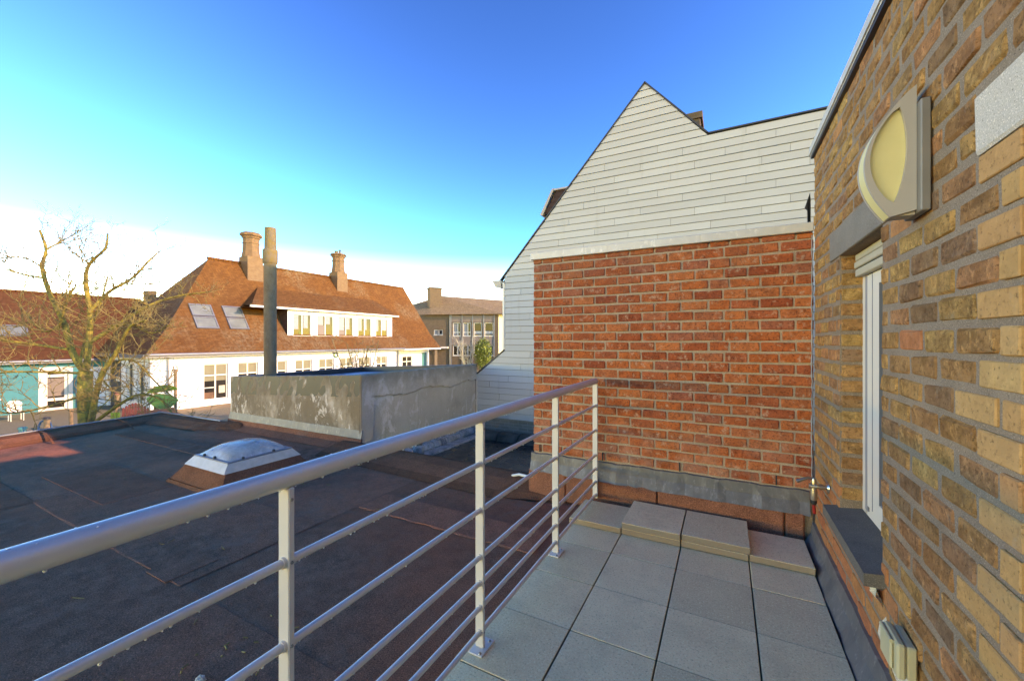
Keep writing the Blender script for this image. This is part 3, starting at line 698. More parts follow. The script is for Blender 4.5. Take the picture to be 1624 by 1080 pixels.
# ---------------------------------------------------------------- concrete roof box
K = empty('concrete_roof_box', (-6, 5.4, -.06), 'stained grey concrete parapet box on the flat roof with a wet roof inside', 'roof box')
x0, x1, y0, y1 = -7.66, -4.44, 3.95, 6.88
def top(x, y): return .80+.15*(x-x0)/(x1-x0)
def grid_face(p, q, n, m, zb, rr, nrm):
    b = MB(); V = []
    for i in range(n+1):
        for k in range(m+1):
            t = i/n; x = p[0]+(q[0]-p[0])*t; y = p[1]+(q[1]-p[1])*t; zt = top(x, y)
            if k == m: zt += rr.uniform(-.012, .010)
            j = rr.uniform(-.005,.005) if 0 < i < n else 0
            V.append((x+nrm[0]*j, y+nrm[1]*j, zb+(zt-zb)*k/m))
    b.add(V, [(i*(m+1)+k, (i+1)*(m+1)+k, (i+1)*(m+1)+k+1, i*(m+1)+k+1) for i in range(n) for k in range(m)])
    return b
rr = random.Random(5)
fr_ = grid_face((x0,y0), (x1,y0), 40, 12, -.5, rr, (0,-1)); fr_.build('front_wall', MAT['conc'], K, fix=False)
# right side: top band proud of the panels, with a crack between
b = MB(); V = []
for i in range(37):
    y = y0+(y1-y0)*i/36; zc = .62+rr.uniform(-.02,.02)+.03*math.sin(y*5); V += [(x1-.018, y, -.5), (x1-.018, y, zc-.012), (x1-.03, y, zc-.008), (x1-.03, y, zc+.008), (x1+.004, y, zc+.012), (x1+rr.uniform(-.004,.006), y, .95+rr.uniform(-.012,.008)), (x1-.14, y, .952)]
b.add(V, [(i*7+k, (i+1)*7+k, (i+1)*7+k+1, i*7+k+1) for i in range(36) for k in range(6)]); b.build('side_wall', MAT['conc'], K, fix=False)
for y in (4.42, 5.15, 6.0):
    b = MB(); b.box(x1-.022, x1-.016, y-.003, y+.003, -.4, .6); b.build('panel_joint', MAT['conc'], K)
b = MB(); b.box(x1-.03, x1+.012, y0-.012, y0+.22, -.45, .945, .012, .006, rr); b.build('corner_pier', MAT['conc'], K)
b = MB()
for (p, q) in (((x0,y0),(x1,y0)), ((x0,y1-.14),(x1,y1-.14))):
    b.prism([(p[0],p[1],top(*p)-.002), (q[0],q[1],top(*q)-.002), (q[0],q[1]+.14,top(*q)), (p[0],p[1]+.14,top(*p))], (0,0,-.3))
b.prism([(x0,y0+.141,.8), (x0+.14,y0+.141,.803), (x0+.14,y1-.141,.803), (x0,y1-.141,.8)], (0,0,-1.3))
b.build('parapet', MAT['trimdark'], K)
b = MB(); b.quad((x0+.1,y0+.1,.70), (x1-.1,y0+.1,.79), (x1-.1,y1-.1,.79), (x0+.1,y1-.1,.70)); b.build('inner_roof', MAT['wetblue'], K)
b = MB(); b.box(x0, x0+.02, y0+.003, y1, -2.8, .78); b.box(x0, x1, y1-.02, y1, -2.8, .78); b.build('back_wall', MAT['conc'], K)
for i in range(4):       # lead apron in four lengths, then bitumen
    a0 = x0-.01+(x1-x0+.03)*i/4; a1 = x0-.01+(x1-x0+.03)*(i+1)/4
    b = MB(); b.prism([(a0+.002,y0-.004,.185), (a0+.002,y0-.028,.07+.002*i), (a0+.002,y0-.02,.066), (a0+.002,y0+.01,.18)], (a1-a0+.006,0,.003*(i % 2))); b.build('lead_flashing', MAT['leaddark'], K)
b = MB(); b.prism([(x0-.02,y0-.005,.075), (x0-.02,y0-.03,.07), (x0-.02,y0-.05,.0), (x0-.02,y0-.2,-.056), (x0-.02,y0,-.06)], (x1-x0+.05,0,0)); b.build('bitumen_upstand', MAT['upst'], K)
b = MB()
for i in range(30):
    y = 4.0+i*.095; b.tube([(x1+.02, y, -.36), (x1+.02, y+.1, -.36)], [.085+rr.uniform(-.02,.03), .085+rr.uniform(-.02,.03)], 7, True, False)
b.box(x1-.02, x1+.28, 4.0, 6.85, -.43, -.385, .01, .006, rr); b.build('silver_fillet', MAT['silver'], K)

# flue pipe
P = empty('flue_pipe', (-7.42, 4.5, .7), 'tall mossy cement flue pipe rising from the concrete roof box', 'pipe')
b = MB(); b.lathe((-7.42, 4.5, 0), [(.105,.5), (.105,2.86), (.1,2.87)], 20); b.build('lower_pipe', MAT['asbestos'], P)
b = MB(); b.lathe((-7.42, 4.5, 0), [(.112,2.84), (.125,2.87), (.125,3.08), (.118,3.1), (.09,3.1)], 20); b.build('collar', MAT['asbestos'], P)
b = MB(); b.lathe((-7.415, 4.5, 0), [(.10,3.0), (.10,3.12), (.092,3.46), (.092,3.5), (.07,3.5), (.07,3.35)], 20); b.build('upper_pipe', MAT['asbestos'], P)

# ---------------------------------------------------------------- skylight dome
S = empty('roof_skylight', (-4.72, 2.58, -.06), 'clear domed skylight on a bitumen kerb in the flat roof', 'skylight')
cx, cy = -4.72, 2.58
def frust(b, hx0, hy0, z0, hx1, hy1, z1):
    V = [(cx+a*hx0, cy+c*hy0, z0) for a, c in ((-1,-1),(1,-1),(1,1),(-1,1))]+[(cx+a*hx1, cy+c*hy1, z1) for a, c in ((-1,-1),(1,-1),(1,1),(-1,1))]
    b.add(V, [(0,1,5,4),(1,2,6,5),(2,3,7,6),(3,0,4,7)])
b = MB(); frust(b, .52,.52,-.062, .50,.50,-.03); frust(b, .49,.49,-.03, .36,.37,.14); b.build('kerb', MAT['kerb'], S, fix=False)
b = MB(); frust(b, .385,.405,.115, .325,.34,.195); frust(b, .385,.405,.115,.375,.395,.115); b.build('skirt', MAT['skirt'], S, fix=False)
b = MB(); frust(b, .325,.34,.196, .325,.34,.205); frust(b, .325,.34,.205, .27,.285,.207); b.build('rim', MAT['metalgrey'], S, fix=False)
b = MB(); b.quad((cx-.27,cy-.285,.2), (cx+.27,cy-.285,.2), (cx+.27,cy+.285,.2), (cx-.27,cy+.285,.2)); b.build('inner_skin', MAT['frost'], S)
b = MB(); b.box(cx-.17,cx+.17,cy-.19,cy+.19,.201,.22,.01); b.build('inner_dome', MAT['cream'], S)
b = MB(); n = 20; V = []
for i in range(n+1):
    for k in range(n+1):
        a, c = -1+2*i/n, -1+2*k/n; hgt = .115*((1-abs(a)**2.6)*(1-abs(c)**2.6))**.55
        V.append((cx+a*.29, cy+c*.305, .206+hgt))
b.add(V, [(i*(n+1)+k, (i+1)*(n+1)+k, (i+1)*(n+1)+k+1, i*(n+1)+k+1) for i in range(n) for k in range(n)], True); b.build('dome', MAT['glass'], S, fix=False)
for (a, c) in ((-.6,-.31), (.1,-.31), (.31/.29*.98,-.6), (.31/.29*.98,.45), (-.31/.29,.0), (0,.315/.3)):
    b = MB(); px = cx+a*.29 if abs(c) != .31 else cx+a*.29; py = cy+(c*.305 if abs(c) > .32 or abs(a) > 1 else (-.315 if c < 0 else .315))
    b.lathe((px, py, .203), [(.014,0), (.014,.02), (.009,.026)], 8); b.build('bolt', MAT['trimdark'], S)

# ---------------------------------------------------------------- gable house with white cladding
G = empty('white_clad_house', (-1, 9, -2.8), 'house gable clad in white boards rising behind the red brick wall', 'house')
YG = 6.9
def xl(z):
    if z <= .755: return -4.43
    if z <= 1.231: return -4.43+(z-.75)/(1.23-.75)*.63
    if z <= 2.60: return -3.80
    return -3.86+(z-2.6)*.8802
def xr(z): return 2.2 if z <= 4.6 else -1.167+(5.66-z)*.865
rows = [2.547+.12*k for k in range(-22, 26)]
rb = random.Random(11); offs = [0, .52, .22, .84, .38, .66]
for i, z0 in enumerate(rows):
    z1 = z0+.1135
    za, zb_ = z0, min(z1, 5.64)
    L0, L1, R0, R1 = xl(za), xl(zb_), xr(za), xr(zb_)
    if z0 < 2.6 <= z1: L1 = L0
    if R0 == 2.2 and R1 < 2.2: R1 = R0 = -1.167+(5.66-za)*.865; R1 = -1.167+(5.66-zb_)*.865
    st = 1.24; x = math.floor(L0/st)*st+offs[i % 6]*st-2*st; cuts = []
    wide = R0-L0 > 1.9
    while x < R0:
        if wide and x > max(L0, L1)+.25 and x < min(R0, R1)-.25: cuts.append(x)
        x += st
    xs0 = [L0]+cuts+[R0]; xs1 = [L1]+cuts+[R1]
    for k in range(len(xs0)-1):
        a0, b0, a1, b1 = xs0[k]+.002, xs0[k+1]-.002, xs1[k]+.002, xs1[k+1]-.002
        if b1-a1 < .01: b1 = a1+.01
        m = MB(); jy = rb.uniform(-.001,.001)
        m.add([(a0,YG-.022+jy,za), (b0,YG-.022+jy,za), (b1,YG-.010+jy,zb_), (a1,YG-.010+jy,zb_), (a0,YG,za), (b0,YG,za), (b1,YG,zb_), (a1,YG,zb_)],
              [(0,1,2,3), (0,4,5,1), (1,5,6,2), (2,6,7,3), (3,7,4,0)])
        m.build('cladding_board', MAT['board'], G, fix=False)
b = MB(); b.prism([(-4.42,YG+.002,-.1), (-4.42,YG+.002,.75), (-3.79,YG+.002,1.23), (-3.79,YG+.002,2.62), (-1.167,YG+.002,5.64), (-.25,YG+.002,4.6), (2.2,YG+.002,4.6), (2.2,YG+.002,-.1)], (0,.2,0)); b.build('backing_wall', MAT['trimdark'], G)
b = MB(); b.box(-4.42, 2.2, YG+.02, YG+.2, -2.8, -.1); b.build('brick_base', MAT['basebrick'], G)
def bar(p, q, w_, h_, name, m, y=YG-.03, dy=.1):
    b = MB(); p, q = Vector(p), Vector(q); dd = (q-p).normalized(); nn = Vector((-dd.z, 0, dd.x))
    if nn.z < 0: nn = -nn
    b.prism([(p.x,y,p.z), (q.x,y,q.z), (q.x+nn.x*h_,y,q.z+nn.z*h_), (p.x+nn.x*h_,y,p.z+nn.z*h_)], (0,dy,0)); return b.build(name, m, G)
bar((-3.93,0,2.55), (-1.155,0,5.665), 0, .022, 'edge_trim', MAT['trimdark']); bar((-1.18,0,5.665), (-.235,0,4.60), 0, .022, 'edge_trim', MAT['trimdark'])
bar((-.25,0,4.6), (2.2,0,4.6), 0, .022, 'edge_trim', MAT['trimdark']); bar((-4.46,0,.735), (-3.79,0,1.245), 0, .022, 'edge_trim', MAT['trimdark'])
b = MB(); b.box(-3.84,-3.80,YG-.026,YG+.3,1.24,2.56); b.build('corner_strip', MAT['pvc'], G); b = MB(); b.box(-4.46,-4.432,YG-.026,YG+.3,-.1,.75); b.build('corner_strip', MAT['pvc'], G)
b = MB(); b.prism([(-3.93,YG+.1,2.56), (-1.16,YG+.1,5.66), (-1.16,16,5.66), (-3.93,16,2.56)], (0,0,-.06)); b.prism([(-1.16,YG+.1,5.66), (-.25,YG+.1,4.6), (-.25,16,4.6), (-1.16,16,5.66)], (0,0,-.06)); gr_ = b.build('roof', MAT['tile_dark'], G)
b = MB(); b.box(-.25, 4.9, YG+.1, 16, 4.5, 4.6); b.build('flat_roof_wing', MAT['trimdark'], G)
b = MB(); b.box(-3.79, 2.2, YG+.21, 16, -2.8, 2.5); b.build('rear_wall', MAT['basebrick'], G)
b = MB(); b.box(2.2, 4.9, YG, YG+.2, -2.8, 4.6); b.build('side_wing_wall', MAT['board'], G)
b = MB(); b.prism([(-3.86,YG-.06,2.60), (-4.07,YG-.06,2.60), (-4.03,YG-.06,2.56), (-3.98,YG-.06,2.47), (-3.86,YG-.06,2.44)], (0,8,0)); b.build('gutter', MAT['lampgrey'], G)
dz = MB(); dz.prism([(-1.9,9,5.0), (-3.56,9,5.0), (-3.86,9,4.48), (-2.2,9,4.38)], (0,1.6,0)); do = dz.build('dormer', MAT['tile_dark'], G)
b = MB(); b.prism([(-3.60,8.97,5.05), (-3.66,8.97,5.05), (-3.97,8.97,4.47), (-3.90,8.97,4.45)], (0,1.7,0)); put(b.build('dormer_verge', MAT['lampgrey']), do)
b = MB(); b.box(-3.62,-2.0,8.97,10.6,5.0,5.04); put(b.build('dormer_roof_edge', MAT['lampgrey']), do)
b = MB(); b.box(-1.1,-.42,8.5,9.2,4,5.68,.01,.004,rb); b.box(-1.14,-.38,8.46,9.24,5.68,5.80,.01,.006,rb); put(b.build('chimney', MAT['brownbrick']), gr_)
# mossy tiles at the foot of the gable
for i in range(9):
    xx = -4.15+i*.43; b = MB(); V = []; n = 8
    for e_, (rr_, dx_) in enumerate(((.15,0), (.13,.40), (.11,.40), (.13,0))):
        for k in range(n+1):
            a = math.pi*k/n; V.append((xx+dx_, 6.62-rr_*1.3*math.cos(a), -.42+rr_*math.sin(a)))
    b.add(V, [(e_*(n+1)+k, ((e_+1) % 4)*(n+1)+k, ((e_+1) % 4)*(n+1)+k+1, e_*(n+1)+k+1) for e_ in range(4) for k in range(n)], True)
    if i == 0: MT = empty('mossy_tile_row', (-2.5, 6.6, -.42), 'row of mossy half round tiles at the foot of the white gable', 'roof tiles')
    b.build('ridge_tile', MAT['moss'], MT)

# vent pipe and hose on the lower roof
V_ = empty('vent_pipe', (-3.68, 4.25, -.42), 'short grey plastic vent pipe with dark cap beside the concrete box', 'pipe')
b = MB(); b.lathe((-3.68,4.25,-.42), [(.055,0), (.055,.3), (.075,.31), (.075,.42), (.07,.43), (.05,.43)], 16); b.build('pipe', MAT['silver'], V_)
b = MB(); b.lathe((-3.68,4.25,.0), [(.05,.0), (.055,.09), (.075,.10), (.075,.13), (.02,.15)], 16); b.build('cap', MAT['lampdark'], V_)
b = MB(); b.tube([(-3.4,4.35,-.42), (-3.38,4.34,-.28), (-3.34,4.3,-.2), (-3.26,4.24,-.165), (-3.17,4.2,-.18), (-3.1,4.17,-.24), (-3.08,4.16,-.30)], .022, 10)
tag(b.build('hose', MAT['pvc']), 'bent white hose end sticking up from the dark wet roof', 'hose')
b = MB(); b.tube([(-1.95,3.7,.03), (-1.85,3.66,.07), (-1.66,3.6,.085)], .014, 8); tag(b.build('conduit', MAT['pvc']), 'thin white conduit entering the end of the red brick wall', 'pipe')

# ---------------------------------------------------------------- brick walls
def brick_variants(L, Hh, D, n, axis, c, jit, m, seed, nm='brick'):
    out = []; r_ = random.Random(seed)
    for i in range(n):
        b = MB()
        if axis == 'X': b.box(-L/2, L/2, 0, D, -Hh/2, Hh/2, c, jit, r_)
        else: b.box(0, D, -L/2, L/2, -Hh/2, Hh/2, c, jit, r_)
        out.append(b.mesh(nm, m))
    return out
cache = {}
def brick(parent, axis, a0, a1, z0, z1, face, m, rng, c=.006, jit=.0022, D=.05, proud=0):
    L = round((a1-a0)/.012)*.012; Hh = z1-z0
    key = (axis, L, round(Hh, 3), m.name)
    if key not in cache: cache[key] = brick_variants(L, Hh, D, 5, axis, c, jit, m, len(cache)+1)
    o = bpy.data.objects.new('brick', rng.choice(cache[key])); s_ = (a1-a0)/L
    mid = (a0+a1)/2; off = rng.uniform(-.0025, .0025)+proud
    if axis == 'X': o.location = (mid, face+off, (z0+z1)/2); o.scale = (s_, 1, 1); o.rotation_euler = (0, rng.uniform(-.006,.006), rng.uniform(-.004,.004))
    else: o.location = (face+off, mid, (z0+z1)/2); o.scale = (1, s_, 1); o.rotation_euler = (rng.uniform(-.006,.006), 0, rng.uniform(-.004,.004))
    link(o); put(o, parent); return o
# --- red wall
RW = empty('red_brick_wall', (-.5, 3.6, 0), 'red brick end wall of the terrace with zinc capping and lead flashing', 'wall')
YR = 3.56; rng = random.Random(21); pit = .082
b = MB(); b.box(-1.638, .556, YR+.008, YR+.20, -.45, 2.2); b.build('mortar_core', MAT['mred'], RW)
A_ = [-1.643,-1.453,-1.248,-1.042,-.837,-.631,-.425,-.22,-.012,.151,.36,.565]; B_ = [-1.643,-1.549,-1.349,-1.146,-.941,-.731,-.527,-.319,-.118,.034,.236,.451,.565]
for k in range(23):
    z0 = .364+k*pit; P_ = list(A_ if (22-k) % 2 == 1 else B_)
    if k == 22: P_ = list(B_); P_[1] = -1.549
    for i in range(1, len(P_)-1): P_[i] += rng.uniform(-.007,.007)
    zt = z0+.066 if k < 22 else z0+.038
    for i in range(len(P_)-1):
        if P_[i+1]-P_[i] < .03: continue
        jz = rng.uniform(-.0025,.0025)
        brick(RW, 'X', P_[i]+(.007 if i else 0), P_[i+1]-.007, z0+jz, zt+jz, YR, MAT['red'], rng, .005, .003, .06)
P_ = [-1.643,-1.46,-1.25,-1.04,-.83,-.62,-.41,-.2,.01,.2,.39,.565]
for i in range(11): brick(RW, 'X', P_[i]+.007, P_[i+1]-.007, .282, .346, YR, MAT['red'], rng, .005, .003, .06)
for i in range(3):
    a0, a1 = -1.665+i*.745, -1.665+(i+1)*.745-(.012 if i == 2 else 0)
    b = MB(); b.box(a0, a1+(.004 if i < 2 else 0), YR-.028-.001*i, YR+.24, 2.205+.001*i, 2.275-.001*i, .004); b.build('zinc_capping', MAT['leadcap'], RW)
for i, (a0, a1) in enumerate(((-1.665,-1.28), (-1.285,-.40), (-.405,.535))):
    b = MB(); n = 16; V = []
    for j in range(n+1):
        x = a0+(a1-a0)*j/n; wv = .003*math.sin(x*17)+.003*math.sin(x*41+1)
        V += [(x,YR+.004,.352+wv), (x,YR-.010,.345+wv), (x,YR-.018+wv,.27), (x,YR-.048+wv-.002*i,.185+.5*wv), (x,YR-.04,.182+.5*wv), (x,YR+.006,.19)]
    b.add(V, [(j*6+k, (j+1)*6+k, (j+1)*6+k+1, j*6+k+1) for j in range(n) for k in range(5)]); b.build('lead_flashing', MAT['lead'], RW, fix=False)
for i, (a0, a1) in enumerate(((-1.68,-1.30), (-1.295,-.50), (-.495,.38), (.388,.505))):
    b = MB(); b.box(a0, a1, YR-.045-.004*(i % 2), YR+.01, -.062 if i else -.44, .20, .012, .003, rng); b.build('bitumen_upstand', MAT['upst'], RW)
for x in (-1.575, -.965, -.33, .335):        # open weep joints
    b = MB(); b.box(x-.005, x+.005, YR-.006, YR+.009, .362, .43); b.build('weep_joint', MAT['black'], RW)
b = MB(); V = []
b.tube([(.549+rng.uniform(-.003,.003), YR-.006+rng.uniform(-.003,.003), .3+i*.04) for i in range(48)], [.004+rng.uniform(-.0015,.0018) for i in range(48)], 5); b.build('sealant_bead', MAT['curtain'], RW)

# --- yellow wall
YW = empty('yellow_brick_extension', (1.5, 2, -.06), 'yellow brick house extension with white window, stone sill and metal roof edge', 'building')
XW = .56; YE = 3.545; rng = random.Random(33)
WIN = (2.15, 2.84, .478, 1.898); LINT = (2.05, 3.05, 1.898, 2.062); DOOR = (.35, 1.27, -.1, 1.89); DL = (.18, 1.445, 1.89, 2.04)
def cut(iv, lo, hi):
    out = []
    for a, b_ in iv:
        if b_ <= lo or a >= hi: out.append((a, b_)); continue
        if a < lo: out.append((a, lo))
        if b_ > hi: out.append((hi, b_))
    return out
bricks = []
for k in range(-17, 17):
    z0 = 1.3975+k*.0846; z1 = z0+.067
    if z1 > 2.79: z1 = 2.785
    odd = k % 2 != 0; iv = []; jn = rng.uniform(-.012,.012)
    y = 1.455 if odd else 1.36
    y += 0 if 1.27 > 9 else 0
    q = [(1.27, y-.018)]
    a = y
    while a < YE-.02:
        e_ = min(a+.187+rng.uniform(-.006,.006), YE); q.append((a, e_)); a = e_+.021
    a = 1.27-.02
    while a > -2.2: q.append((a-.187, a)); a -= .208
    if z1 > 1.89+.005:
        # above the door head the bond runs through
        q = []; a = -2.2+(.1 if odd else 0)+rng.uniform(-.01,.01)
        while a < YE-.02: e_ = min(a+.187, YE); q.append((a, e_)); a = e_+.021
    zm = (z0+z1)/2
    def clip(iv, o, gap):
        if z1 > o[2]+.012 and z0 < o[3]-.012: return [(a, b_) for a, b_ in cut(iv, o[0]-gap, o[1]+gap) if b_-a > .022]
        return iv
    q = clip(q, WIN, 0); q = clip(q, LINT, .012); q = clip(q, DOOR, 0); q = clip(q, DL, .012)
    for a, b_ in q: bricks.append((a, b_, z0, z1, k, odd))
def proj_size(a, b_, z0, z1):
    ym = (a+b_)/2; r_ = .884*XW+.467*ym; d_ = -.467*XW+.884*ym
    if d_ < .15: return 0
    u = 812+640*r_/d_; v = 540-640*((z0+z1)/2-1.43)/d_
    if u > 1650 or v < -40 or v > 1120: return 0
    return (b_-a)*(z1-z0)/d_**3
vis = sorted(bricks, key=lambda q: -proj_size(*q[:4]))
near = [q for q in vis[:300] if proj_size(*q[:4]) > 0]; near_s = set(near)
rest = [q for q in bricks if q not in near_s]
redspots = 0
for (a, b_, z0, z1, k, odd) in near:
    m = MAT['yel']; pr = 0; c = .008; jt = .003
    if abs(a-1.27) < .01 and z1 < 1.9: m = MAT['yelnew']; c = .003; jt = .0008; pr = -.002
    elif k in (-2, -8) and 1.34 < a < 1.4: m = MAT['yelnew']; c = .003; jt = .0008
    elif k <= -11 and a > 1.95: m = MAT['orange']; c = .004; jt = .0012
    elif rng.random() < .035: m = MAT['orange']; c = .005
    jz = rng.uniform(-.002,.002)
    brick(YW, 'Y', a, b_, z0+jz, z1+jz, XW, m, rng, c, jt, .06, pr)
b = MB(); r2 = random.Random(8)
for (a, b_, z0, z1, k, odd) in rest: b.box(XW+r2.uniform(-.002,.002), XW+.05, a, b_, z0, z1, .007, .0025, r2)
o = b.build('hidden_bricks', MAT['yel'], YW, fix=False); o['kind'] = 'stuff'
# mortar bed with openings (thin shell), reveals
TY = basis((XW+.005, 0, 0), (0, 1, 0), (-1, 0, 0))
wall('mortar_bed', TY, -2.3, YE, -.1, 2.785, [WIN, DOOR], .115, MAT['myel'], YW)
for side, yy in ((1, WIN[1]), (-1, WIN[0])):          # brick ends lining the reveal
    for k in range(-10, 6):
        z0 = 1.3975+k*.0846
        if z0 < WIN[2] or z0+.067 > WIN[3]+.02: continue
        bb = MB(); y0_, y1_ = (yy-.004, yy+.06) if side > 0 else (yy-.06, yy+.004)
        bb.box(XW+.012, XW+.112, y0_, y1_, z0, z0+.067, .005, .002, rng); bb.build('brick', MAT['yel'], YW, fix=False)
b = MB(); b.box(XW+.1, XW+4.4, -2.3, YE, 2.6, 2.775); b.box(XW+.18, XW+4.4, YE, 4.5, 2.6, 2.775); b.build('roof', MAT['trimdark'], YW)  # unseen roof part past the wall end, added to stop stray sun
b = MB(); b.box(XW+.18, XW+4.4, 4.4, 4.5, -2.8, 2.6); b.box(XW+.18, XW+.3, YE-.1, 4.4, -2.8, 2.6); b.box(XW+4.3, XW+4.4, -2.3, YE-.1, -2.8, 2.6); b.box(XW+.15, XW+4.3, -2.3, -2.2, -2.8, 2.6); b.build('rear_walls', MAT['brownbrick'], YW)  # walls past the wall end are unseen, added to close the sun gap
b = MB(); b.box(XW-.028, XW-.022, -2.3, YE+.02, 2.755, 2.80); b.box(XW-.022, XW+.1, -2.3, YE+.02, 2.793, 2.80); b.box(XW-.021, XW-.004, -2.3, YE+.015, 2.745, 2.765); b.build('roof_edge', MAT['leadcap'], YW)
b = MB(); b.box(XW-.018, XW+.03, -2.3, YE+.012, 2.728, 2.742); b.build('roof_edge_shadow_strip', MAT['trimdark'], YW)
b = MB(); b.box(XW-.002, XW+.06, *LINT[:2], LINT[2], LINT[3], .004, .001, rng); b.build('lintel', MAT['lintel'], YW)
b = MB(); b.box(XW-.006, XW+.10, *DL[:2], DL[2], DL[3], .008, .002, rng); b.build('door_lintel', MAT['whiteconc'], YW)
# stone sill
b = MB(); b.prism([(.495,2.105,.492), (.495,2.105,.440), (.69,2.105,.452), (.69,2.105,.516)], (0,.775,0)); b.build('sill', MAT['stone'], YW)
b = MB(); rq = random.Random(4); V = []
for j in range(41):
    y = 2.11+.77*j/40; dpt = .012+rq.uniform(0,.016); V += [(XW-.002,y,.437), (XW-dpt-.008,y,.435), (XW-dpt-.012,y,.41+rq.uniform(-.008,.008)), (XW-dpt+.004,y,.385+rq.uniform(-.012,.012)), (XW-.002,y,.37+rq.uniform(-.012,.01))]
b.add(V, [(j*5+k, (j+1)*5+k, (j+1)*5+k+1, j*5+k+1) for j in range(40) for k in range(4)]); b.build('rough_mortar', MAT['lime'], YW, fix=False)
b = MB(); V = []
for j in range(31):
    y = 1.5+.6*j/30; dpt = rq.uniform(.002,.018); zc = .27+.03*math.sin(y*9)
    V += [(XW+.004,y,zc+.06+rq.uniform(-.015,.015)), (XW-dpt,y,zc+.035), (XW-dpt-.005,y,zc+rq.uniform(-.01,.01)), (XW-dpt*.6,y,zc-.04+rq.uniform(-.01,.01)), (XW+.004,y,zc-.075+rq.uniform(-.02,.02))]
b.add(V, [(j*5+k, (j+1)*5+k, (j+1)*5+k+1, j*5+k+1) for j in range(30) for k in range(4)]); b.build('rough_mortar', MAT['lime'], YW, fix=False)
# lead strip along the foot of the wall
for i, (a0, a1) in enumerate(((-2.2,.9), (.88,1.86), (1.85,2.86), (2.85,3.52))):
    b = MB(); n = 14; V = []
    for j in range(n+1):
        y = a0+(a1-a0)*j/n; wv = .004*math.sin(y*13)+.003*math.sin(y*31)
        V += [(XW+.004,y,.142+wv), (XW-.012-.001*i,y,.138+wv), (XW-.03+wv,y,.07), (XW-.066+wv-.001*i,y,-.01), (XW-.066,y,-.06)]
    b.add(V, [(j*5+k, (j+1)*5+k, (j+1)*5+k+1, j*5+k+1) for j in range(n) for k in range(4)]); b.build('lead_flashing', MAT['leaddark'], YW, fix=False)
# window joinery (seen edge-on)
TWn = basis((XW+.115, 0, 0), (0, 1, 0), (-1, 0, 0))
f = MB(TWn); a0, a1, c0, c1 = WIN; c0 = .512
f.box(a0, a0+.055, -.06, .012, c0, c1); f.box(a1-.07, a1, -.06, .012, c0, c1); f.box(a0+.055, a1-.055, -.06, .012, c0, c0+.055); f.box(a0+.055, a1-.055, -.06, .012, c1-.055, c1)
wo_ = f.build('window', MAT['pvc'], YW)
f = MB(TWn); s0 = .058; f.box(a0+s0, a0+s0+.06, -.06, .03, c0+.06, c1-.13); f.box(a1-.30, a1-.118, -.06, .02, c0+.06, c1-.13); f.box(a0+s0+.06, a1-.30, -.06, .02, c0+.06, c0+.125); f.box(a0+s0+.06, a1-.30, -.06, .02, c1-.19, c1-.13)
put(f.build('sash', MAT['pvc']), wo_)
f = MB(TWn); f.box(a1-.116, a1-.072, -.04, .018, c0+.03, c1-.1); put(f.build('shutter_guide', MAT['guide']), wo_)
f = MB(TWn); f.box(a1-.205, a1-.198, .0, .0215, c0+.06, c1-.13); f.box(a1-.121, a1-.1165, .0, .0195, c0+.03, c1-.1); put(f.build('frame_gasket', MAT['pvcd']), wo_)
f = MB(TWn)
f.box(a0+.01, a1-.03, .013, .05, c1-.125, c1-.085, .004); f.box(a0+.01, a1-.03, .013, .055, c1-.08, c1-.045, .004); f.box(a0+.01, a1-.03, .013, .05, c1-.04, c1-.004, .004); put(f.build('shutter_slats', MAT['cream']), wo_)
f = MB(TWn); f.box(a0+.1, a1-.1, -.03, -.02, c0+.1, c1-.15); put(f.build('pane', MAT['glassd']), wo_)
f = MB(TWn); f.box(a0+.119, a0+.124, -.01, .031, c0+.124, c1-.19); f.box(a1-.306, a1-.301, -.01, .021, c0+.124, c1-.19); put(f.build('gasket', MAT['pvcd']), wo_)
# terrace door beside the camera
TDn = basis((XW+.10, 0, 0), (0, 1, 0), (-1, 0, 0))
f = MB(TDn); f.box(.35, .45, -.06, .01, .02, 1.89); f.box(1.17, 1.27, -.06, .01, .02, 1.89); f.box(.45, 1.17, -.06, .01, 1.78, 1.89); f.box(.45, 1.17, -.06, .01, .02, .2); dor = f.build('terrace_door', MAT['pvc'], YW)
f = MB(TDn); f.box(.45, 1.17, -.04, -.03, .2, 1.78); put(f.build('pane', MAT['glassd']), dor)
# black flap beside the corner
b = MB(); b.prism([(.552,3.62,2.28), (.552,3.62,2.46), (.545,3.60,2.50), (.53,3.60,2.45), (.515,3.6,2.40), (.53,3.6,2.38), (.532,3.6,2.28)], (0,.02,0)); b.build('bitumen_flap', MAT['black'], YW)

# ---------------------------------------------------------------- wall lamp
Lm = empty('wall_lamp', (XW, 1.76, 2.05), 'grey half round wall lamp with yellowed diffuser on the yellow brick wall', 'lamp')
LX, LY0, LY1, LZ0, LZ1 = XW-.026, 1.72, 1.80, 1.828, 2.237
def arc(n, sx, sz, x0_, zc): return [(x0_-sx*math.sin(math.pi*i/n), zc+sz*math.cos(math.pi*i/n)) for i in range(n+1)]
zc = (LZ0+LZ1)/2; hz = (LZ1-LZ0)/2; n = 28
def dprof(sx, hz_, x0_):       # pointed at the top, blunt at the bottom
    out = []
    for i in range(n+1):
        t = i/n; z = zc+hz_-2*hz_*t; x = x0_-sx*math.sin(math.pi*t*.86)**.85
        out.append((x, z))
    return out
outer = dprof(.128, hz, LX)
def eye():
    E = []
    for i in range(n+1):
        t = i/n; z = zc+hz*.70-hz*1.48*t; E.append((LX-.040-.014*t-.066*math.sin(math.pi*t)**.68, z))
    for i in range(1, n):
        t = 1-i/n; z = zc+hz*.70-hz*1.48*t; E.append((LX-.040-.014*t+.024*math.sin(math.pi*t)**.75, z))
    return E
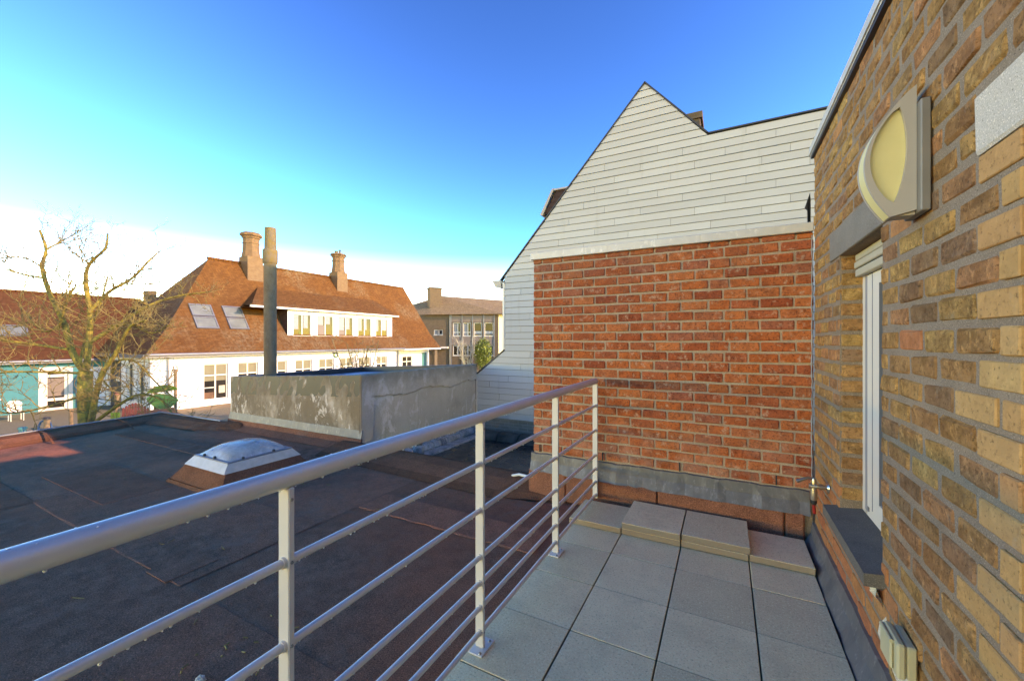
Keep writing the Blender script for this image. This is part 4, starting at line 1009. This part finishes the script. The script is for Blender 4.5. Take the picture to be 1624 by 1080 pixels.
def ring_plate(y, dy, name):
    # D plate with eye-shaped hole: bridge outer and inner loops of equal count
    inn = eye(); out = []
    m_ = len(inn)
    tot = outer+[(LX, outer[-1][1]+(outer[0][1]-outer[-1][1])*i/(m_-len(outer)+1)) for i in range(1, m_-len(outer)+1)]
    b = MB(); k = m_
    V = [(p[0], y, p[1]) for p in tot]+[(p[0], y, p[1]) for p in inn]+[(p[0], y+dy, p[1]) for p in tot]+[(p[0], y+dy, p[1]) for p in inn]
    F = []
    for i in range(k):
        j = (i+1) % k
        F += [(i, j, k+j, k+i), (2*k+i, 3*k+i, 3*k+j, 2*k+j), (i, 2*k+i, 2*k+j, j), (k+i, k+j, 3*k+j, 3*k+i)]
    b.add(V, F); return b.build(name, MAT['lampgrey'], Lm)
ring_plate(LY0, .012, 'end_plate'); ring_plate(LY1-.012, .012, 'end_plate')
b = MB(); inn = dprof(.1255, hz*.985, LX-.002); inn.append((LX-.004, inn[-1][1])); b.prism([(p[0], LY0+.014, p[1]) for p in inn], (0, LY1-LY0-.028, 0)); b.build('diffuser', MAT['opal'], Lm)
b = MB(); b.prism([(outer[-1][0]+.001, LY0+.013, LZ0+.002), (LX, LY0+.013, LZ0+.002), (LX, LY0+.013, LZ0+.05), (outer[-4][0]+.004, LY0+.013, LZ0+.045)], (0, LY1-LY0-.026, 0)); b.build('bottom_cover', MAT['lampgrey'], Lm)
b = MB(); b.prism([(LX, LY0+.013, LZ1-.002), (LX, LY0+.013, LZ1-.05), (outer[4][0], LY0+.013, outer[4][1]), (outer[2][0], LY0+.013, outer[2][1])], (0, LY1-LY0-.026, 0)); b.build('top_cover', MAT['lampgrey'], Lm)
b = MB(); b.box(LX+.001, XW-.001, LY0-.028, LY1+.03, LZ0+.004, LZ1-.058, .003); b.build('base_plate', MAT['lampdark'], Lm)

# ---------------------------------------------------------------- tap
Tp = empty('garden_tap', (XW, 3.08, .53), 'chromed brass garden tap on the yellow wall near the corner', 'tap')
def lx(b, x0_, x1_, y, z, r0, r1, n_=14): b.tube([(x0_,y,z), (x1_,y,z)], [r0, r1], n_)
b = MB(); lx(b, XW-.002, XW-.012, 3.08, .53, .033, .026); b.build('flange', MAT['brass'], Tp)
b = MB(); lx(b, XW-.012, XW-.06, 3.08, .53, .012, .012); lx(b, XW-.03, XW-.05, 3.08, .53, .018, .018, 6); lx(b, XW-.06, XW-.10, 3.08, .53, .019, .017); b.lathe((XW-.075,3.08,.53), [(.014,0), (.014,.035), (.009,.05)], 12); b.build('body', MAT['brass'], Tp)
b = MB(); b.lathe((XW-.075,3.08,.445), [(.017,0), (.019,.01), (.019,.05), (.015,.085)], 14); b.build('spout', MAT['brass'], Tp)
b = MB(); b.tube([(XW-.075,3.08,.575), (XW-.10,3.075,.58), (XW-.145,3.07,.56), (XW-.165,3.068,.55)], [.006,.008,.011,.012], 8); b.build('lever', MAT['steel'], Tp)
b = MB(); b.lathe((XW-.075,3.08,.415), [(.010,0), (.017,.012), (.017,.03)], 12); b.build('hose_collar', MAT['black'], Tp)
b = MB(); b.tube([(XW-.075,3.08,.418), (XW-.072,3.085,.38), (XW-.07,3.09,.36)], .009, 8); b.build('hose_tail', MAT['redplastic'], Tp)

# ---------------------------------------------------------------- outdoor socket box
Eb = empty('socket_box', (XW, 1.86, .3), 'aged beige plastic socket box low on the yellow brick wall', 'socket')
b = MB(); b.box(XW-.032, XW-.006, 1.775, 1.905, .315, .425, .005); b.build('back_box', MAT['ebox'], Eb)
b = MB(); b.box(XW-.058, XW-.034, 1.772, 1.908, .312, .428, .006); b.build('front_box', MAT['ebox'], Eb)
b = MB(); b.box(XW-.068, XW-.0585, 1.80, 1.90, .325, .415, .004); b.tube([(XW-.064,1.80,.418), (XW-.064,1.90,.418)], .007, 8); b.build('lid', MAT['ebox'], Eb)

# ---------------------------------------------------------------- terrace floor
TFl = empty('terrace_floor', (-.3, 1.5, -.02), None, None); TFl['kind'] = 'structure'
cxs = [-1.085, -.68, -.272, .137, .488]; rys = [3.13-.41*i for i in range(0, 13)]
rt = random.Random(9)
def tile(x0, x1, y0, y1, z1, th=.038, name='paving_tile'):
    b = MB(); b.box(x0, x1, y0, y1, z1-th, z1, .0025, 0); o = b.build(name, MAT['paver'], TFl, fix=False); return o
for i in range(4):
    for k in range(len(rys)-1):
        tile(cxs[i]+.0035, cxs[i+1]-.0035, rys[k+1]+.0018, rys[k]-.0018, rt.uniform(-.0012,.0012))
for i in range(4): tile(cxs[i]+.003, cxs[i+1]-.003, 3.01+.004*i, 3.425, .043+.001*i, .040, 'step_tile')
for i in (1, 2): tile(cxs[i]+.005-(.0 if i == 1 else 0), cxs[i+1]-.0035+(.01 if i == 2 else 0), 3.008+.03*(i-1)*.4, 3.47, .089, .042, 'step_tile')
b = MB(); b.box(-1.07, .5, -2.0, 3.51, -.062, -.042); b.build('tile_bedding', MAT['trimdark'], TFl)

# ---------------------------------------------------------------- railing
Rl = empty('terrace_railing', (-1.03, 1, 0), 'aluminium railing with thick round handrail and six thin bars along the terrace edge', 'railing')
RX = -1.01; ends = (-1.9, 3.545)
b = MB(); b.tube([(RX, ends[0], 1.073), (RX, ends[1]-.06, 1.073)], .0265, 28); b.sphere((RX, ends[1]-.06, 1.073), .0262, 14, 8); b.build('handrail', MAT['alu'], Rl)
zr = [.858, .643, .426, .307, .192, .078]
for z in zr:
    b = MB(); b.tube([(RX+.004, ends[0], z), (RX+.004, ends[1]-.035, z)], .0115, 14); b.build('rail', MAT['alu'], Rl)
py = [-1.23, -.29, .655, 1.595, 2.54, 3.48]
for y in py:
    base = .045 if y > 3 else .0
    b = MB(); b.box(RX-.022, RX+.022, y-.0085, y+.0085, base+.004, 1.05, .0025); po = b.build('post', MAT['alupost'], Rl)
    if y < 3:
        b = MB(); b.box(RX-.03, RX+.042, y-.055, y+.062, .0015, .0085, .002); put(b.build('base_plate', MAT['alupost']), po)
        for dy in (-.042, .045):
            b = MB(); b.lathe((RX+.024, y+dy, .0085), [(.008,0), (.007,.004), (.003,.005)], 8); put(b.build('bolt', MAT['steel']), po)
    for z in [1.02]+zr:
        b = MB(); b.tube([(RX+.0215,y,z), (RX+.0245,y,z)], [.0048,.004], 8); put(b.build('screw', MAT['steel']), po)
        if z < 1:
            b = MB(); b.tube([(RX+.004,y-.0165,z), (RX+.004,y-.0085,z)], .0145, 12); b.tube([(RX+.004,y+.0085,z), (RX+.004,y+.0165,z)], .0145, 12); put(b.build('collar', MAT['alu']), po)
b = MB(); rd = random.Random(12)
for z, r_, cnt in [(1.073,.0265,150)]+[(z, .0115, 75) for z in zr]:
    for i in range(cnt):
        y = rd.uniform(.1, 3.4); s_ = rd.uniform(.0016,.0038)
        if r_ > .02 and rd.random() < .55:
            a = rd.uniform(-1.0, 1.2); b.sphere((RX+(.0015 if 0 else 0)+r_*math.sin(a), y, z+r_*math.cos(a)), s_*.8, 6, 4, .5)
        else: b.sphere((RX+(.004 if r_ < .02 else 0)+rd.uniform(-.002,.003), y, z-r_-s_*.5), s_, 6, 5, 1.2)
o = b.build('water_droplets', MAT['drop'], Rl, fix=False); o['kind'] = 'stuff'

# ---------------------------------------------------------------- trees
def curve(pts, n):
    P = [Vector(p) for p in pts]; P = [P[0]*2-P[1]]+P+[P[-1]*2-P[-2]]; out = []
    for i in range(1, len(P)-2):
        for k in range(n):
            t = k/n; a, b_, c, d_ = P[i-1], P[i], P[i+1], P[i+2]
            out.append(.5*((2*b_)+(c-a)*t+(2*a-5*b_+4*c-d_)*t*t+(3*b_-a-3*c+d_)*t**3))
    out.append(P[-2]); return out
def twig(b, p, d, L, r, lvl, rg, kids, up=.12):
    pts = [Vector(p)]; d = d.normalized(); seg = 5 if lvl == 1 else 4 if lvl == 2 else 3; cur_ = d.copy(); dirs = []
    bend = Vector((rg.gauss(0,.3), rg.gauss(0,.3), rg.gauss(0,.25)))
    for i in range(seg):
        cur_ = (cur_+Vector((rg.gauss(0,.2), rg.gauss(0,.2), rg.gauss(0,.16)+up))+bend*.35).normalized(); dirs.append(cur_.copy()); pts.append(pts[-1]+cur_*(L/seg))
    b.tube(pts, [r*(1-.7*i/seg) for i in range(seg+1)], 4 if lvl < 3 else 3, False)
    if lvl < len(kids)+1:
        for k in range(kids[lvl-1]):
            t = rg.uniform(.25, 1); i = min(seg-1, int(t*seg)); q = pts[i].lerp(pts[i+1], t*seg-i)
            nd = (dirs[i]*.7+Vector((rg.gauss(0,.65), rg.gauss(0,.65), rg.gauss(.1,.55)))).normalized()
            twig(b, q, nd, L*rg.uniform(.3,.6), max(.0095, r*.58), lvl+1, rg, kids, up)
def limb_tree(T, limbs, m, tm, rg, twl, kids, dens, r_tw):
    wood = MB(); tw = MB()
    for (pts, r0, r1, den) in limbs:
        c = curve(pts, 6); n = len(c); wood.tube(c, [r0+(r1*1.35-r0)*(i/(n-1))**.9 for i in range(n)], 8, True)
        k = int(den*dens)
        for j in range(k):
            t = .15+.85*(j+rg.random())/k; i = min(n-2, int(t*(n-1))); p = c[i].lerp(c[i+1], t*(n-1)-i); dd = (c[i+1]-c[i]).normalized()
            nd = dd*.55+Vector((rg.gauss(0,.75), rg.gauss(0,.75), rg.gauss(.15,.6)))
            twig(tw, p, nd, twl*rg.uniform(.5,1.2)*(1.1-.35*t), max(r_tw*.6, r_tw*(1.2-.6*t)), 1, rg, kids)
    wood.build('trunk', m, T); o = tw.build('crown', tm, T, fix=False); return o
rt = random.Random(2)
t_base = Vector((-22.4, 6.26, 0)); rv = Vector((.884,.467,0)); dv = Vector((-.467,.884,0))
def tp(zx, zy, dep=0): return t_base+rv*((zx-430)*.00787)+dv*dep+Vector((0,0,6.43-.00787*zy))
def LB(pts, r0, r1, den, d0=0, d1=0): return ([tp(x, y, d0+(d1-d0)*i/(len(pts)-1)) for i, (x, y) in enumerate(pts)], r0, r1, den)
T1 = empty('bare_tree', (-22.4, 6.26, -2.85), 'large bare tree with lichen covered limbs in front of the turquoise building', 'tree')
limbs = [
 LB([(440,1180),(430,1040),(425,900),(428,790)], .24, .17, 0),
 LB([(428,800),(350,700),(290,545),(200,385),(150,255),(155,165),(108,60)], .13, .03, 12, 0, .6),
 LB([(155,165),(212,112),(268,60)], .04, .015, 5, .5, .9), LB([(150,312),(60,290),(-10,250)], .04, .015, 6, .4, -.3),
 LB([(150,262),(122,220),(60,225),(-20,250)], .03, .012, 5, .4, -.6),
 LB([(428,800),(460,655),(482,500),(475,350),(510,262),(600,190),(628,120)], .12, .022, 12, 0, -.7),
 LB([(482,500),(560,392),(650,320),(715,225),(750,170)], .07, .02, 9, -.3, .5),
 LB([(468,640),(560,560),(680,462),(800,405),(955,375)], .085, .018, 11, -.1, 1.0),
 LB([(452,1060),(530,835),(640,700),(740,572),(845,540)], .12, .022, 11, 0, -1.0),
 LB([(395,770),(395,620),(430,452),(440,290)], .06, .018, 9, 0, .8),
 LB([(340,680),(180,650),(90,632),(-40,600)], .06, .018, 10, 0, -.8),
 LB([(400,800),(260,790),(120,792),(-30,850)], .05, .015, 9, 0, -1.2),
 LB([(390,920),(270,965),(150,985),(60,940),(-30,890)], .045, .012, 9, 0, -1.4),
 LB([(470,1050),(620,962),(760,900),(900,912),(1000,990),(1060,1060)], .07, .016, 11, 0, -1.5),
 LB([(560,800),(640,735),(760,740),(900,842),(1020,905)], .05, .012, 11, 0, -1.3),
 LB([(290,580),(370,440),(450,362)], .045, .015, 7, 0, -.5), LB([(350,440),(310,300),(330,390)][:2], .02, .008, 4, 0, .2),
 LB([(560,560),(700,560),(830,600),(950,560)], .04, .012, 9, 0, -.9), LB([(520,840),(600,900),(560,980)], .03, .01, 6, 0, -.6),
 LB([(300,560),(180,590),(60,540),(-40,560)], .04, .012, 9, 0, .9), LB([(510,262),(400,200)], .03, .008, 4, -.5, -.2), LB([(600,345),(680,350),(790,350)], .02,.008, 4, 0, .3)]
limb_tree(T1, limbs, MAT['bark'], MAT['twig'], rt, 1.3, (4, 3), 2.1, .022)
T2 = empty('bare_shrub', (-16.0, 13.9, -2.85), 'bare ochre twigged shrub showing above the concrete roof box', 'shrub')
sb = Vector((-16.0, 13.9, -2.85)); l2 = []
for i in range(12):
    a = rt.uniform(0, 6.28); s_ = rt.uniform(.4, 1.0); tip = sb+Vector((math.cos(a)*s_*1.3, math.sin(a)*s_*1.3, rt.uniform(3.0, 4.4))); l2.append(([sb, sb.lerp(tip,.5)+Vector((rt.gauss(0,.12), rt.gauss(0,.12), .1)), tip], .045, .012, 9))
limb_tree(T2, l2, MAT['twigy'], MAT['twigy'], rt, .8, (4, 2), 1.0, .017)
# pale shrub and a leafy bush before the brown block
T3 = empty('pale_shrub', cp(-7.0, 50, -2.85), 'pale bare shrub in front of the brown school windows', 'shrub')
sb = Vector(cp(-5.6, 50, -2.85)); l3 = []
for i in range(8):
    a = rt.uniform(0, 6.28); tip = sb+Vector((math.cos(a)*1.3, math.sin(a)*1.3, rt.uniform(3.2, 5.4))); l3.append(([sb, sb.lerp(tip,.5)+Vector((rt.gauss(0,.2), rt.gauss(0,.2), .2)), tip], .07, .02, 7))
limb_tree(T3, l3, MAT['cream'], MAT['cream'], rt, 1.2, (4, 2), 1.0, .03)
def leafy(name, c, rx, rz, n, sz, label):
    T = empty(name, (c[0], c[1], -2.85), label, 'bush'); b = MB(); rg = random.Random(31)
    for i in range(n):
        th, ph, rr_ = rg.uniform(0, 6.28), rg.uniform(-1, 1), rg.random()**.4
        p = Vector(c)+Vector((math.cos(th)*math.sqrt(1-ph*ph)*rx*rr_, math.sin(th)*math.sqrt(1-ph*ph)*rx*rr_, ph*rz*rr_))+Vector((rg.gauss(0,.1), rg.gauss(0,.1), rg.gauss(0,.1)))
        a = Vector((rg.gauss(0,1), rg.gauss(0,1), rg.gauss(0,1))).normalized(); e_ = a.orthogonal().normalized(); f_ = a.cross(e_); s_ = sz*rg.uniform(.6,1.4)
        b.quad(p-e_*s_, p+f_*s_*.5, p+e_*s_, p-f_*s_*.5)
    b.build('foliage', MAT['leaf'], T, fix=False)
    b = MB(); b.tube([(c[0],c[1],-2.85), (c[0]+.05,c[1],c[2])], [.08,.03], 6); b.build('stem', MAT['twigy'], T)
leafy('leafy_bush', cp(-3.6, 50, -.2), 1.1, 2.0, 2200, .12, 'yellow green leafy bush beside the pale shrub')

b = MB(); b.tube([(-29.93, 23.9+.2*math.cos(i*math.pi/8), .18+.2*math.sin(i*math.pi/8)) for i in range(17)], .05, 6, False)
tag(b.build('wreath', MAT['lime_g']), 'small green wreath hanging on the white house wall under the eave', 'wreath')
# ---------------------------------------------------------------- playground things
PS = empty('play_structure', (-22, 8.7, -2.85), 'wooden play structure with two green leaf shaped boards and a salmon panel', 'play equipment')
pv, pn = Vector((.884,.467,0)), Vector((.467,-.884,0)); pc = Vector((-22.0, 8.7, 0))
def pp(s_, z, o_=0): return pc+pv*s_+pn*o_+Vector((0,0,z))
def leafboard(s0, s1, z0, z1, up_, dn_, nm, m, o_):
    top_ = []; bot_ = []; n_ = 14
    for i in range(n_+1):
        t = i/n_; s_ = s0+(s1-s0)*t; zc_ = z0+(z1-z0)*t; k = math.sin(math.pi*t)**.75
        top_.append(pp(s_, zc_+up_*k, o_)); bot_.append(pp(s_, zc_-dn_*k, o_))
    b = MB(); b.prism(top_+bot_[1:-1][::-1], pn*.05); return b.build(nm, m, PS)
leafboard(-.78, .62, -.92, -.72, .28, .03, 'leaf_board', MAT['lime_g'], .10)
lb = leafboard(-.68, .72, -1.12, -1.18, .24, .44, 'leaf_board', MAT['green'], .20)
b = MB(); b.tube([pp(-.6,-1.17,.262), pp(.0,-1.2,.262), pp(.66,-1.19,.262)], .012, 5); put(b.build('leaf_vein', MAT['lime_g']), lb)
for s_, z in ((-.45,-.7), (.45,.05), (-.35,-1.1)):
    b = MB(); b.tube([pp(s_,-2.85,.05), pp(s_,z+.1,.05)], .06, 8); b.build('post', MAT['wood'], PS)
b = MB(); b.prism([pp(-.5,-2.85,.28), pp(-.5,-1.62,.28), pp(.62,-1.5,.28), pp(.72,-1.62,.28), pp(.72,-2.85,.28)], pn*.04); sp_ = b.build('salmon_panel', MAT['salmon'], PS)
b = MB(); b.tube([pp(.0+.17*math.cos(a), -1.86+.17*math.sin(a), .34) for a in [i*math.pi/8 for i in range(17)]], .04, 6, False); put(b.build('porthole_ring', MAT['blue']), sp_)
b = MB(); b.prism([pp(.75,-2.85,.3), pp(.75,-1.72,.3), pp(1.35,-2.3,.3), pp(1.35,-2.85,.3)], pn*.04); b.build('slide_side', MAT['pink'], PS)
Fc = empty('picket_fence', (-23.1, 8.15, -2.85), 'low red picket fence beside the green leaf boards', 'fence')
for i in range(9):
    s_ = -1.85+i*.135; h_ = -1.58+.22*math.sin(math.pi*i/8); b = MB(); b.prism([pp(s_,-2.8,.1), pp(s_,h_,.1), pp(s_+.05,h_+.04,.1), pp(s_+.1,h_,.1), pp(s_+.1,-2.8,.1)], pn*.03); b.build('slat', MAT['pink'], Fc)
b = MB(); b.prism([pp(-1.9,-2.0,.07), pp(-1.9,-1.85,.07), pp(-.6,-1.85,.07), pp(-.6,-2.0,.07)], pn*.025); b.prism([pp(-1.9,-2.7,.07), pp(-1.9,-2.6,.07), pp(-.6,-2.6,.07), pp(-.6,-2.7,.07)], pn*.025); b.build('cross_rail', MAT['pink'], Fc)
for i in range(3):
    b = MB(); b.prism([pp(-2.35+i*.14,-2.8,.1), pp(-2.35+i*.14,-1.75,.1), pp(-2.25+i*.14,-1.75,.1), pp(-2.25+i*.14,-2.8,.1)], pn*.03); b.build('slat', MAT['lime_g'], Fc)
def post(name, x, y, zt, r_, m, label, cat, topm=None):
    T = empty(name, (x, y, -2.85), label, cat); b = MB(); b.lathe((x,y,-2.85), [(r_,0), (r_,zt+2.85-.05), (r_*.8,zt+2.85)], 10); b.build('shaft', m, T)
    b = MB(); b.lathe((x,y,zt-.02), [(r_*1.3,0), (r_*1.3,.06), (r_*.9,.1)], 10); b.build('cap', topm or m, T)
post('play_post', -24.0, 7.7, -.95, .1, MAT['wood'], 'round wooden play post with pink cap left of the red fence', 'post', MAT['salmon'])
post('play_post', -24.7, 6.85, -1.7, .09, MAT['wood'], 'short wooden post standing left of the tree trunk', 'post')
post('play_post', -25.1, 6.55, -1.62, .07, MAT['wood'], 'thin wooden post nearest the turquoise building door', 'post')
post('bollard', -26.2, 6.1, -2.0, .1, MAT['wood'], 'dark wooden bollard beside the blue hoop', 'post', MAT['dark'])
post('bollard', -27.7, 5.72, -2.5, .12, MAT['tealdoor'], 'small green bollard left of the blue hoop', 'bollard')
b = MB(); b.tube([(-27.05,6.05,-2.85), (-27.05,6.05,-2.4), (-26.98,6.1,-2.2), (-26.8,6.2,-2.1), (-26.62,6.28,-2.2), (-26.56,6.32,-2.4), (-26.56,6.32,-2.85)], .04, 8)
tag(b.build('hoop', MAT['blue']), 'dark blue metal hoop on the playground ground', 'hoop')
Cw = empty('white_chair', (-33.5, 6.9, -2.85), 'white plastic chair by the turquoise wall at the left edge', 'chair')
b = MB(); b.box(-33.8,-33.3,6.45,6.95,-2.42,-2.37,.01); b.build('seat', MAT['pvc'], Cw)
b = MB(); b.prism([(-33.8,6.45,-2.37), (-33.8,6.95,-2.37), (-33.85,6.97,-1.95), (-33.87,6.85,-1.82), (-33.87,6.55,-1.82), (-33.85,6.43,-1.95)], (-.03,0,0)); b.build('backrest', MAT['pvc'], Cw)
for dx in (-33.77,-33.33):
    for dy in (6.48, 6.92): b = MB(); b.tube([(dx,dy,-2.85), (dx,dy,-2.42)], .02, 6); b.build('leg', MAT['pvc'], Cw)
